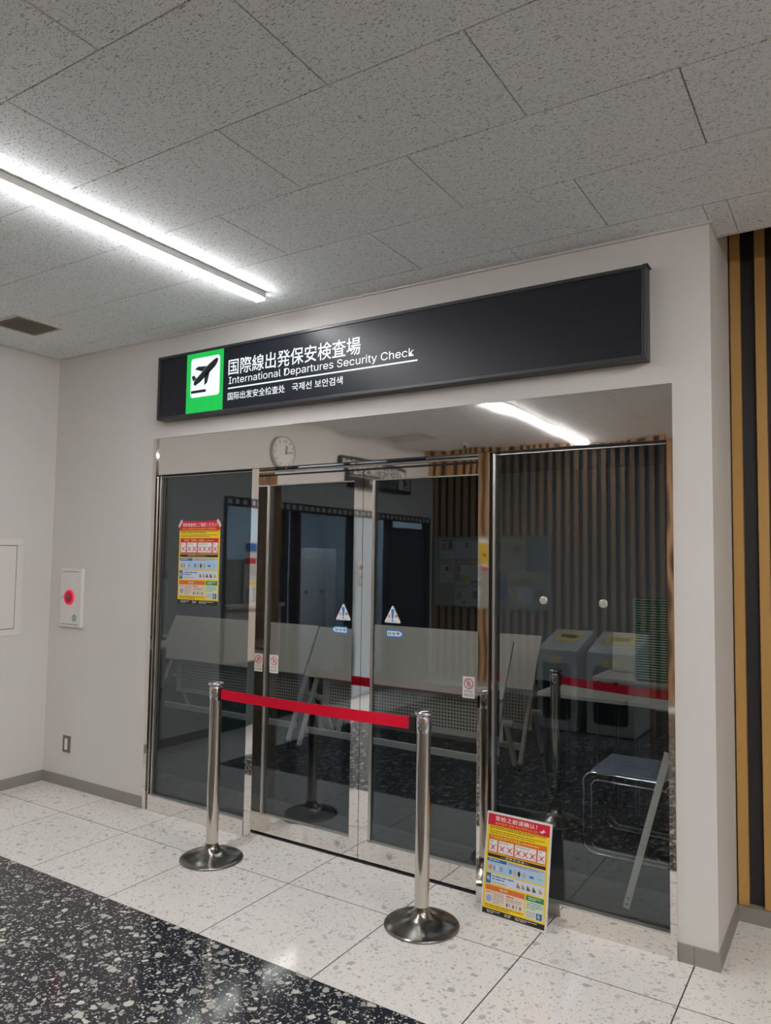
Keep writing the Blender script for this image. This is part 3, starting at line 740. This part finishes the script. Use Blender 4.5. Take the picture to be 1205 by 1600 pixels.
def sticker_touch(x, z, label, y=GD):
    o_ = empty('no_touching_sticker', (x, y, z), label=label, cat='sticker')
    pr = Print(TT(FRONT, 0, -.0003, 0)); w_, h = .033, .052
    pr.poly(rr(-w_, -h, w_, h, .004, 3), (.70, .69, .67), 1); pr.ring(0, .018, .021, .026, (.50, .06, .07), 2)
    pr.poly([(-.010, .004), (.006, .002), (.012, .016), (.008, .032), (-.008, .034), (-.012, .018)], (.45, .36, .35), 2)
    pr.line(-.017, .034, .017, .002, .004, (.50, .06, .07), 3)
    pr.text('ドアに', -.020, -.026, .020, -.014, BLACK, 2, .02); pr.text('ちゅうい', -.025, -.043, .025, -.031, BLACK, 2, .02)
    pr.build('print', o_)
sticker_touch(.930, .967, 'small no-touching sticker low on the left edge of the left door')
sticker_touch(2.176, .962, 'small no-touching sticker low on the right edge of the right door')

# ================================================================== left wall fittings
fb = empty('fire_alarm_box', (-.808, 0, 1.083), label='white wall box with round red alarm lamp, left of the glazing', cat='alarm box')
q = MB(); q.rbox(-.928, -.026, 1.083, -.694, 0, 1.487, M['white_box'], .004); ch(q.build('casing'), fb)
q = MB(); q.rbox(-.905, -.030, 1.105, -.722, -.027, 1.462, M['white_box'], .001); q.box(-.905, -.0268, 1.462, -.722, -.026, 1.4655, M['gasket']); q.box(-.905, -.0268, 1.1015, -.722, -.026, 1.105, M['joint']); ch(q.build('door'), fb)
q = MB(); Tm = TT(FRONT, -.815, -.030, 1.288)
q.lathe([(.052, 0), (.052, .006), (.049, .010), (.043, .012), (.041, .008)], M['red_lamp'], 40, Tm); q.lathe([(.041, .005), (.036, .012), (.015, .015), (0, .015)], pbr('red_button', (.42, .015, .035), .3), 32, Tm)
ch(q.build('alarm_lamp'), fb)
pr = Print(TT(FRONT, -.815, -.0455, 1.288)); pr.rect(-.014, .004, .014, .008, (.6, .2, .2)); pr.rect(-.012, -.006, .012, -.001, BLACK); pr.rect(-.012, -.014, .012, -.009, BLACK); ch(pr.build('lamp_print'), fb)
pr = Print(TT(FRONT, -.755, -.0303, 1.148)); pr.disc(0, 0, .024, .024, (.10, .34, .33), 1); pr.ring(0, 0, .012, .016, (.45, .6, .58), 2); pr.rect(-.010, -.004, .010, .004, (.4, .55, .52), 3); ch(pr.build('round_sticker'), fb)
q = MB(); q.lathe([(.005, 0), (.005, .004)], M['base'], 12, TT(FRONT, -.893, -.030, 1.29)); ch(q.build('lock'), fb)
ot = empty('wall_outlet', (-.822, 0, .229), label='narrow metal wall socket plate low on the wall, left of the glazing', cat='outlet')
q = MB(); q.rbox(-.862, -.006, .229, -.782, 0, .341, pbr('bronze_plate', (.20, .19, .16), .35, .6), .002); ch(q.build('plate'), ot)
q = MB(); q.rbox(-.836, -.009, .248, -.806, -.006, .322, M['white_box'], .0015); ch(q.build('switch_strip'), ot)
ap = empty('access_panel', (XL, -.48, 1.02), label='white square flush access panel on the left wall, cut by the photo edge', cat='panel')
q = MB()
for a in ((-.78, 1.027, -.22, 1.072), (-.78, 1.64, -.22, 1.686), (-.78, 1.072, -.735, 1.64), (-.265, 1.072, -.22, 1.64)):
    q.rbox(XL, a[0], a[1], XL + .008, a[2], a[3], M['white_box'], .002)
ch(q.build('frame'), ap)
q = MB(); q.box(XL, -.735, 1.072, XL + .002, -.265, 1.64, M['joint_dark']); q.rbox(XL + .002, -.731, 1.076, XL + .006, -.269, 1.636, M['white_box'], .001); ch(q.build('door'), ap)
# clock
ck = empty('wall_clock', (XL, -2.50, 2.625), label='round white wall clock high on the left wall, reflected above the left door', cat='clock')
CT = Matrix.Translation(ck.location) @ LEFTW
q = MB(); q.lathe([(.160, 0), (.168, .01), (.168, .034), (.160, .042), (.152, .040)], pbr('cream_rim', (.50, .45, .38), .35), 56, CT, cap=False); ch(q.build('rim'), ck)
q = MB(); q.lathe([(.153, .006), (.153, .034)], flat((.74, .73, .70)), 56, CT); ch(q.build('face'), ck)
pr = Print(CT @ Matrix.Translation((0, 0, .0345)))
for h in range(1, 13):
    a = R(90 - 30 * h); x, z = .122 * math.cos(a), .122 * math.sin(a)
    pr.text(str(h), x - (.014 if h > 9 else .008), z - .013, x + (.014 if h > 9 else .008), z + .013, BLACK, 1, .02)
o = ch(pr.build('numerals'), ck); o['kind'] = 'stuff'
q = MB()
for ang, L, wd in ((R(97), .078, .012), (R(170), .118, .008)):
    q.bar((0, 0, 0), (L * math.cos(ang), L * math.sin(ang), 0), wd, .003, M['black_plastic'], CT @ Matrix.Translation((0, 0, .0375)))
q.lathe([(.008, .034), (.008, .041)], M['black_plastic'], 16, CT); ch(q.build('hands'), ck)
# sign over the opening
hs = empty('wall_sign', (XL, -4.05, 2.40), label='dark sign with white lettering on the left wall, seen reversed above the doors', cat='sign')
ch(B('board', XL, -4.72, 2.40, XL + .08, -3.42, 2.72, M['sign_frame'], bev=.006), hs)
pr = Print(Matrix.Translation((XL + .0805, 0, 0)) @ LEFTW)
pr.rect(-4.68, 2.44, -4.42, 2.68, (.66, .64, .60), 1)
pr.poly([(-4.64, 2.51), (-4.60, 2.50), (-4.47, 2.62), (-4.46, 2.64), (-4.49, 2.64)], BLACK, 2); pr.poly([(-4.58, 2.55), (-4.52, 2.60), (-4.53, 2.47), (-4.56, 2.47)], BLACK, 2); pr.rect(-4.65, 2.46, -4.57, 2.47, BLACK, 2)
pr.text('国内線出発保安検査場', -4.39, 2.535, -3.45, 2.69, WHITE, 1, .015); pr.text('국내선 보안검색', -4.38, 2.43, -3.80, 2.50, WHITE, 1, .01); pr.rect(-4.38, 2.513, -3.47, 2.519, WHITE, 1)
ch(pr.build('lettering'), hs)
# opening: dark head rail, mullions, cool partition, counter
of = empty('office_front', (XL, -3.5, 0), label='dark framed office front in the left wall, seen reflected in the left panes', cat='office front')
ch(B('head_rail', XL - .10, OY0, 2.06, XL + .004, OY1, OZ, M['black_panel']), of)
q = MB(); yy = OY0 + .06
while yy < OY1 - .06: q.box(XL + .004, yy, 2.075, XL + .006, yy + .05, 2.12, M['cab']); yy += .10
o = ch(q.build('head_pattern'), of); o['kind'] = 'stuff'
for a, wd in ((OY1 - .05, .05), (-2.42, .07), (-2.62, .06), (-3.60, .05), (-4.42, .06), (OY0, .06)):
    ch(B('mullion', XL - .10, a, 0, XL + .002, a + wd, 2.06, M['gasket']), of)
ch(B('side_panel', XL - .09, -4.10, 0, XL - .02, -3.68, 2.06, M['wall_blue']), of)
ch(B('dark_door', XL - .09, -5.30, 0, XL - .05, -4.42, 1.98, pbr('dark_glass_door', (.035, .045, .07), .2)), of)
ct = empty('service_counter', (XL - .3, -2.0, 0), label='pinkish service counter with dark base at the hatch in the left wall', cat='counter')
ch(B('front_panel', XL - .10, -2.35, .60, XL - .02, OY1 - .05, 1.10, M['counter']), ct)
ch(B('base', XL - .10, -2.35, 0, XL - .04, OY1 - .05, .60, M['teal_dark']), ct)
ch(B('worktop', XL - .60, -2.35, 1.10, XL + .03, OY1 - .05, 1.135, M['counter'], bev=.004), ct)
# things on the counter
LW = lambda x, y, z: Matrix.Translation((x, y, z)) @ LEFTW
ps = empty('counter_notice', (XL - .12, -2.17, 1.135), label='pinned-up white and red notice standing on the service counter', cat='notice')
q = MB(); q.box(-.004, -.13, 0, 0, .13, .60, flat((.62, .62, .60))); q.build('sheet', ps)
pr = Print(LEFTW); pr.rect(-.12, .50, .12, .58, BLUE); pr.rect(-.12, .38, .12, .44, RED); pr.dashes(-.12, .26, .12, .36, 4, GREY, 1, 3); pr.rect(-.10, .17, .10, .21, YEL); pr.dashes(-.11, .02, .11, .15, 5, GREY, 1, 9); pr.build('print', ps)
ps = empty('counter_screen', (XL - .16, -1.90, 1.135), label='pale patterned board standing on the service counter', cat='board')
q = MB(); q.box(-.006, -.18, 0, 0, .18, .42, flat((.36, .33, .29))); q.build('sheet', ps)
pr = Print(LEFTW); rn = random.Random(4)
for i in range(40): pr.rect(a := rn.uniform(-.17, .13), c := rn.uniform(.02, .34), a + rn.uniform(.01, .04), c + rn.uniform(.01, .04), (.22 + rn.random() * .3,) * 3, 1)
pr.build('print', ps)
bt = empty('pump_bottle', (XL - .06, -2.12, 1.135), label='clear pump bottle of sanitiser on the service counter', cat='bottle')
q = MB(); q.lathe([(.032, 0), (.034, .01), (.034, .12), (.015, .15), (.012, .165)], flat((.66, .70, .72)), 20); q.build('bottle', bt)
q = MB(); q.lathe([(.013, .165), (.013, .18), (.004, .182), (.004, .205)], M['white_box'], 14); q.bar((0, 0, .205), (.045, 0, .2), .01, .008, M['white_box']); q.build('pump', bt)
# cabinet and thermostat
cb = empty('steel_cabinet', (-1.75, -3.10, 0), label='tall grey steel two-door cabinet in the office, reflected in the left door', cat='cabinet')
ch(B('body', -2.15, -4.10, 0, -1.72, -3.42, 1.70, M['cab'], bev=.004), cb); 
for a, c in ((-4.09, -3.765), (-3.755, -3.43)):
    o = ch(B('door', -1.72, a, .06, -1.70, c, 1.68, M['cab'], bev=.003), cb)
q = MB(); q.lathe([(.02, 0), (.02, .02)], M['black_plastic'], 16, LW(-1.70, -3.80, 1.18)); ch(q.build('lock'), cb)
q = MB(); q.lathe([(.02, 0), (.02, .02)], M['black_plastic'], 16, LW(-1.70, -3.50, 1.18)); ch(q.build('lock'), cb)
q = MB(); q.box(-1.70, -3.70, 1.58, -1.697, -3.52, 1.62, flat(WHITE)); ch(q.build('name_plate'), cb)
th = empty('thermostat', (XL - .02, -3.74, 1.48), label='small white thermostat with grey screen on the blue partition, mirrored in the door stile', cat='thermostat')
q = MB(); q.rbox(0, -.06, -.05, .02, .06, .06, M['white_box'], .004); q.build('body', th); q = MB(); q.box(.02, -.035, -.02, .021, .035, .04, flat((.16, .22, .18))); q.build('screen', th)
sw = empty('light_switch', (XL - .02, -3.79, 1.33), label='two-rocker light switch below the thermostat on the blue partition', cat='switch')
q = MB(); q.rbox(0, -.035, -.06, .008, .035, .06, M['base'], .003); q.build('plate', sw)
for z in (-.03, .012): q = MB(); q.rbox(.008, -.018, z, .012, .018, z + .028, M['white_box'], .002); q.build('rocker', sw)

# ================================================================== notice board on the back wall (seen mirrored)
YN = YB
nb = empty('notice_board', (-.21, YN, .98), label='wide grey-beige notice board on the slatted wall, seen reflected in the right panes', cat='notice board')
ch(B('panel', -1.035, YN, .98, .64, YN + .022, 1.89, M['notice']), nb)
q = MB()
for a in ((-1.04, .975, .645, .985), (-1.04, 1.885, .645, 1.895), (-1.04, .985, -1.03, 1.885), (.635, .985, .645, 1.885)): q.box(a[0], YN + .0, a[1], a[2], YN + .027, a[3], M['base'])
ch(q.build('edge_frame'), nb)
sheets = [(-.95, -.73, 1.58, 1.86, 'white notice with black heading, top left in the mirrored row', 0), (-.72, -.50, 1.59, 1.86, 'white notice with small portrait, second in top row', 1),
 (-.49, -.29, 1.59, 1.86, 'plain white notice, third in the top row', 2), (-.94, -.74, 1.26, 1.56, 'white notice with black figure, left of the middle row', 3),
 (-.71, -.50, 1.26, 1.55, 'notice with red, yellow and green blocks in the middle row', 4), (-.49, -.29, 1.27, 1.56, 'notice with orange band, third in the middle row', 5),
 (-.72, -.50, .97, 1.25, 'white notice with grey face, left in the lowest row', 6), (-.49, -.28, .97, 1.26, 'white notice with dark photo, right in the lowest row', 7),
 (-.27, -.13, 1.45, 1.86, 'bright yellow poster with white top and red foot', 8), (-.12, .07, 1.45, 1.86, 'yellow-green lined poster beside the bright yellow one', 9),
 (.09, .30, 1.56, 1.86, 'tan poster with dark round head picture', 10), (.315, .62, 1.45, 1.86, 'large grey photo poster at the end of the board', 11),
 (-.11, .07, 1.11, 1.42, 'blue poster low in the middle of the board', 12), (.09, .62, 1.06, 1.43, 'wide map-like chart with yellow boxes, low on the board', 13)]
for (x0, x1, z0, z1, lab, k) in sheets:
    base = {8: (.75, .48, .02), 9: (.42, .40, .20), 10: (.42, .33, .18), 11: (.16, .19, .20), 12: (.06, .16, .34), 13: (.46, .44, .36)}.get(k, (.58, .58, .57))
    rt = empty('notice_sheet', ((x0 + x1) / 2, YN + .022, z0), label=lab + ', on the reflected notice board', cat='notice', group=None)
    w_, h = x1 - x0, z1 - z0
    q = MB(); q.box(-w_ / 2, 0.0002, 0, w_ / 2, .0012, h, flat(base)); q.build('sheet', rt)
    pr = Print(Matrix.Translation((0, .0012, 0)) @ BACKW); X = lambda a: (a - .5) * w_; Z = lambda a: a * h
    def rc(a, b_, c, d, col, l=1): pr.rect(X(a), Z(b_), X(c), Z(d), col, l)
    rn = random.Random(k)
    if k in (0, 1, 2, 3, 6, 7): rc(.1, .90, .9, .96, (.05, .05, .06) if k == 0 else (.35, .2, .18)); rc(.05, .02, .95, .05, (.15, .15, .2))
    if k == 0: rc(.08, .45, .45, .8, GREY); rc(.5, .45, .88, .8, (.45, .28, .26)); rc(.2, .55, .35, .88, BLACK, 2)
    if k == 1: rc(.12, .55, .32, .82, (.18, .2, .22)); pr.dashes(X(.1), Z(.15), X(.9), Z(.45), 5, (.42, .42, .42), 1, 1)
    if k == 2: rc(.1, .5, .3, .8, (.2, .22, .3)); pr.dashes(X(.1), Z(.15), X(.9), Z(.45), 5, (.42, .42, .42), 1, 2)
    if k == 3: pr.disc(0.0, Z(.68), .02, .035, BLACK, 1); rc(.15, .58, .35, .82, GREY); rc(.6, .3, .9, .5, (.45, .45, .45))
    if k == 4: rc(0, .9, 1, .96, (.4, .1, .1)); rc(.68, .55, .95, .86, (.5, .12, .12)); rc(.1, .15, .62, .42, (.45, .48, .05)); rc(.68, .15, .95, .5, (.25, .3, .2))
    if k == 5: rc(0, .86, 1, .95, ORA); rc(0, .78, 1, .85, YEL); pr.disc(X(.3), Z(.5), .04, .06, BLACK, 1); rc(.0, .05, 1, .16, (.1, .14, .3))
    if k == 6: pr.disc(X(.7), Z(.5), .045, .055, GREY, 1); rc(.1, .3, .35, .8, (.48, .48, .48)); rc(.2, .12, .5, .28, (.2, .2, .2))
    if k == 7: rc(.3, .38, .85, .72, (.14, .15, .16)); pr.disc(X(.5), Z(.25), .02, .02, BLACK, 1)
    if k == 8: rc(0, .88, 1, 1, WHITE); rc(0, 0, 1, .1, RED); rc(0, .1, 1, .18, WHITE); rc(.3, .45, .7, .52, BLACK)
    if k == 9: pr.dashes(X(.05), Z(.6), X(.95), Z(.95), 6, (.2, .2, .12), 1, 9); rc(.1, .2, .6, .45, (.4, .42, .42)); rc(0, 0, 1, .08, (.4, .12, .12))
    if k == 10: pr.disc(X(.45), Z(.6), .05, .05, (.05, .05, .05), 1); rc(.25, .3, .7, .5, (.3, .2, .15)); rc(.1, .05, .6, .13, (.6, .58, .55))
    if k == 11:
        for i in range(16): a, c = rn.uniform(.02, .7), rn.uniform(.05, .85); rc(a, c, a + rn.uniform(.1, .28), c + rn.uniform(.02, .1), (rn.uniform(.08, .4),) * 3, 1 + i % 3)
    if k == 12: rc(.2, .4, .8, .85, (.2, .25, .32)); rc(.1, .12, .9, .25, (.03, .10, .30))
    if k == 13:
        for i in range(7): rc(.03 + i * .135, .84, .14 + i * .135, .96, (.55, .42, .08)); rc(.03 + i * .135, .58, .14 + i * .135, .80, (.20, .20, .19)); pr.disc(X(.085 + i * .135), Z(.69), .018, .022, (.40, .38, .34), 2, 10)
        rc(.4, .08, .75, .5, (.52, .56, .62)); rc(.78, .08, .97, .52, (.5, .45, .12)); rc(.05, .12, .36, .5, (.17, .17, .16))
    pr.build('print', rt)

# ================================================================== bins in the hall (seen mirrored)
def bin_(x0, x1, yf, label):
    """front faces +y"""
    rt = empty('recycling_bin', ((x0 + x1) / 2, yf, 0), label=label, cat='bin'); w2 = (x1 - x0) / 2; D, hf, hb = .55, .745, .895
    q = MB(); q.add([(-w2, 0, .01), (w2, 0, .01), (w2, 0, hf), (-w2, 0, hf), (-w2, -D, .01), (w2, -D, .01), (w2, -D, hb), (-w2, -D, hb)],
                    [(1, 0, 3, 2), (4, 5, 6, 7), (0, 4, 7, 3), (5, 1, 2, 6), (3, 7, 6, 2), (0, 1, 5, 4)], M['grey_bin']); q.build('body', rt)
    sl_ = Matrix.Translation((0, 0, hf)) @ Matrix.Rotation(-math.atan2(hb - hf, D), 4, 'X')
    q = MB(); q.box(-w2 * .62, -.50, .001, w2 * .62, -.22, .006, M['yellow'], sl_); q.box(-w2 * .42, -.42, .006, w2 * .42, -.32, .007, M['bin_dark'], sl_); q.build('slot_plate', rt)
    q = MB(); q.box(-w2 - .002, -.003, hf - .045, w2 + .002, .004, hf - .038, M['base']); q.build('lid_seam', rt)
    pr = Print(BACKW @ Matrix.Translation((0, 0, .0006))); pr.poly(rr(-w2 * .72, .10, w2 * .72, .63, .04), (.02, .02, .022), 1); pr.build('dark_window', rt)
    q = MB(); q.box(-w2 * .35, .0, .62, w2 * .25, .002, .70, M['yellow']); q.build('label_plate', rt)
    return rt
bin_(1.177, 1.555, -3.58, 'grey recycling bin with yellow slot, left of the two reflected in the right pane')
bin_(1.645, 2.085, -3.60, 'grey recycling bin with yellow slot, right of the two reflected in the right pane')

# ================================================================== furniture inside
def flip_table(x, y, label):
    rt = empty('folding_table', (x, y, 0), label=label, cat='table', group='flip-top tables stored behind the glass')
    L = .90
    q = MB(); a = math.atan2(.40, .20); Tt = Matrix.Translation((0, -.115, .585)) @ Matrix.Rotation(a, 4, 'X')
    q.rbox(-L, 0, -.011, L, .447, .011, M['white_lam'], .004, Tt); q.build('table_top', rt)
    q = MB(); q.box(-.83, .045, .245, .83, .047, .56, M['perf']); q.build('modesty_panel', rt)
    q = MB(); q.tube([(-L + .0, .07, .385), (L, .07, .385)], .024, M['white_tube'], 14); q.build('beam', rt)
    q = MB(); q.rbox(-.85, -.155, .130, .85, -.125, .180, M['white_tube'], .005); q.build('foot_rail', rt)
    for s_ in (-1, 1):
        x_ = .85 * s_
        q = MB(); q.bar((x_, .03, .66), (x_, -.245, .045), .034, .034, M['white_tube']); o = q.build('leg', rt)
        q2 = MB(); q2.lathe([(.022, -.011), (.022, .011)], M['black_plastic'], 18, Matrix.Translation((x_, -.25, .022)) @ Matrix.Rotation(R(90), 4, 'Y')); q2.build('caster', o)
        q = MB(); q.bar((x_, .06, .38), (x_, .235, .045), .034, .034, M['white_tube']); o = q.build('leg', rt)
        q2 = MB(); q2.lathe([(.022, -.011), (.022, .011)], M['black_plastic'], 18, Matrix.Translation((x_, .24, .022)) @ Matrix.Rotation(R(90), 4, 'Y')); q2.build('caster', o)
    return rt
tB = flip_table(.73, 1.90, 'white flip-top table, tilted up, frontmost right behind the right door')
for x, y, lab in ((-1.13, 1.955, 'white flip-top table, tilted up, behind the left pane and left door'), (.76, 2.40, 'white flip-top table nested behind the frontmost right one')):
    c = copy_tree(tB); c.location = (x, y, 0); c['label'] = lab
def desk(name, x0, x1, y0, y1, z, label, r_=.02):
    rt = empty(name, ((x0 + x1) / 2, (y0 + y1) / 2, 0), label=label, cat='table'); w2, d2 = (x1 - x0) / 2, (y1 - y0) / 2
    q = MB(); p = rr(-w2, -d2, w2, d2, r_, 6); n = len(p)
    q.add([(a, b_, z - .022) for a, b_ in p] + [(a, b_, z) for a, b_ in p], [list(range(n))[::-1], list(range(n, 2 * n))] + [(i, (i + 1) % n, n + (i + 1) % n, n + i) for i in range(n)], M['white_lam']); q.build('table_top', rt)
    for sx_ in (-1, 1):
        for sy2 in (-1, 1): q = MB(); q.tube([(sx_ * (w2 - .05), sy2 * (d2 - .05), 0), (sx_ * (w2 - .05), sy2 * (d2 - .05), z - .022)], .014, M['bin_dark'], 12); q.build('leg', rt)
    return rt
desk('side_table', 1.950, 2.540, 1.60, 2.15, .705, 'low white table top behind the right pane, left of the pair')
desk('side_table', 2.546, 3.20, 1.60, 2.15, .705, 'low white table top behind the right pane, right of the pair')
desk('tray_table', 2.10, 3.20, 2.30, 2.86, .73, 'white round-cornered table under the stack of green trays', .08)
q = MB(); Tt = Matrix.Translation((2.15, 2.70, .735)) @ Matrix.Rotation(R(-8), 4, 'X'); q.rbox(0, 0, 0, .44, .018, .30, M['white_lam'], .006, Tt)
tag(q.build('white_panel', loc=(2.37, 2.7, .73)), 'blank white panel standing on the table behind the green trays', 'panel')
# trays
tw, td, pitch = .40, .27, .0182
tray = MB()
pts0 = rr(-tw / 2 + .02, -td / 2 + .02, tw / 2 - .02, td / 2 - .02, .02, 3); pts1 = rr(-tw / 2 + .006, -td / 2 + .006, tw / 2 - .006, td / 2 - .006, .026, 3); pts2 = rr(-tw / 2, -td / 2, tw / 2, td / 2, .03, 3); n = len(pts0)
tray.add([(a, b_, 0) for a, b_ in pts0] + [(a, b_, .024) for a, b_ in pts1], [list(range(n))] + [(i, (i + 1) % n, n + (i + 1) % n, n + i) for i in range(n)], M['tray_green'])
to = empty('tray', (2.60, 2.47, .73), label='green security tray in the tall stack on the table behind the right pane', cat='tray', group='green trays stacked behind the right pane')
tb = tray.build('shell', to)
rim = MB(); rim.add([(a, b_, .019) for a, b_ in pts1] + [(a, b_, .019) for a, b_ in pts2] + [(a, b_, .0255) for a, b_ in pts2] + [(a, b_, .0255) for a, b_ in pts1],
        [(i + k * n, (i + 1) % n + k * n, (i + 1) % n + (k + 1) * n, i + (k + 1) * n) for k in range(3) for i in range(n)], M['tray_rim'])
rim.build('rim', to)
for k in range(1, 32):
    c = copy_tree(to)
    if k == 31: c['label'] = 'topmost green security tray of the tall stack behind the right pane'
    c.location = (2.60 + random.Random(k).uniform(-.002, .002), 2.47, .73 + pitch * k)
# chair
chr_ = empty('tubular_chair', (2.70, 1.09, 0), label='chrome tube chair with grey-blue seat behind the right pane', cat='chair')
q = MB(); q.rbox(2.535, .885, .425, 2.93, 1.295, .452, M['seat_blue'], .012); ch(q.build('seat'), chr_)
q = MB(); q.rbox(2.955, .90, .62, 2.98, 1.28, .80, M['seat_blue'], .010); ch(q.build('backrest'), chr_)
def arc(cx, cz, r_, a0, a1, y_, n=7): return [(cx + r_ * math.cos(R(a0 + (a1 - a0) * i / n)), y_, cz + r_ * math.sin(R(a0 + (a1 - a0) * i / n))) for i in range(n + 1)]
for yc in (.872, 1.308):
    pts_ = [(2.94, yc, .012)] + arc(2.56, .072, .06, 270, 180, yc) + arc(2.565, .372, .065, 180, 90, yc) + [(2.90, yc, .437)] + arc(2.915, .50, .05, 290, 360, yc)[1:] + [(2.968, yc, .82)]
    q = MB(); q.tube(pts_, .0095, M['chrome'], 12); ch(q.build('side_frame'), chr_)
    pts_ = [(2.94, yc, .034)] + arc(2.583, .075, .04, 270, 180, yc) + arc(2.588, .355, .045, 180, 90, yc) + [(2.93, yc, .400)]
    q = MB(); q.tube(pts_, .0075, M['chrome'], 10); ch(q.build('inner_frame'), chr_)
q = MB(); q.tube([(2.94, .872, .012), (2.94, 1.308, .012)], .0095, M['chrome']); q.tube([(2.93, .872, .40), (2.93, 1.308, .40)], .0075, M['chrome']); ch(q.build('cross_tube'), chr_)
# leaning bar
q = MB(); q.bar((2.866, .333, .003), (3.085, .20, .76), .030, .006, M['white_lam'])
for t_ in (.03, .07): 
    p = Vector((2.866, .333, .003)).lerp(Vector((3.085, .20, .76)), t_); q.lathe([(.004, 0), (.004, .005)], M['gasket'], 10, TT(FRONT, p.x, p.y - .002, p.z))
tag(q.build('leaning_bar', loc=(2.866, .333, 0)), 'pale metal bar leaning behind the right pane', 'bar')
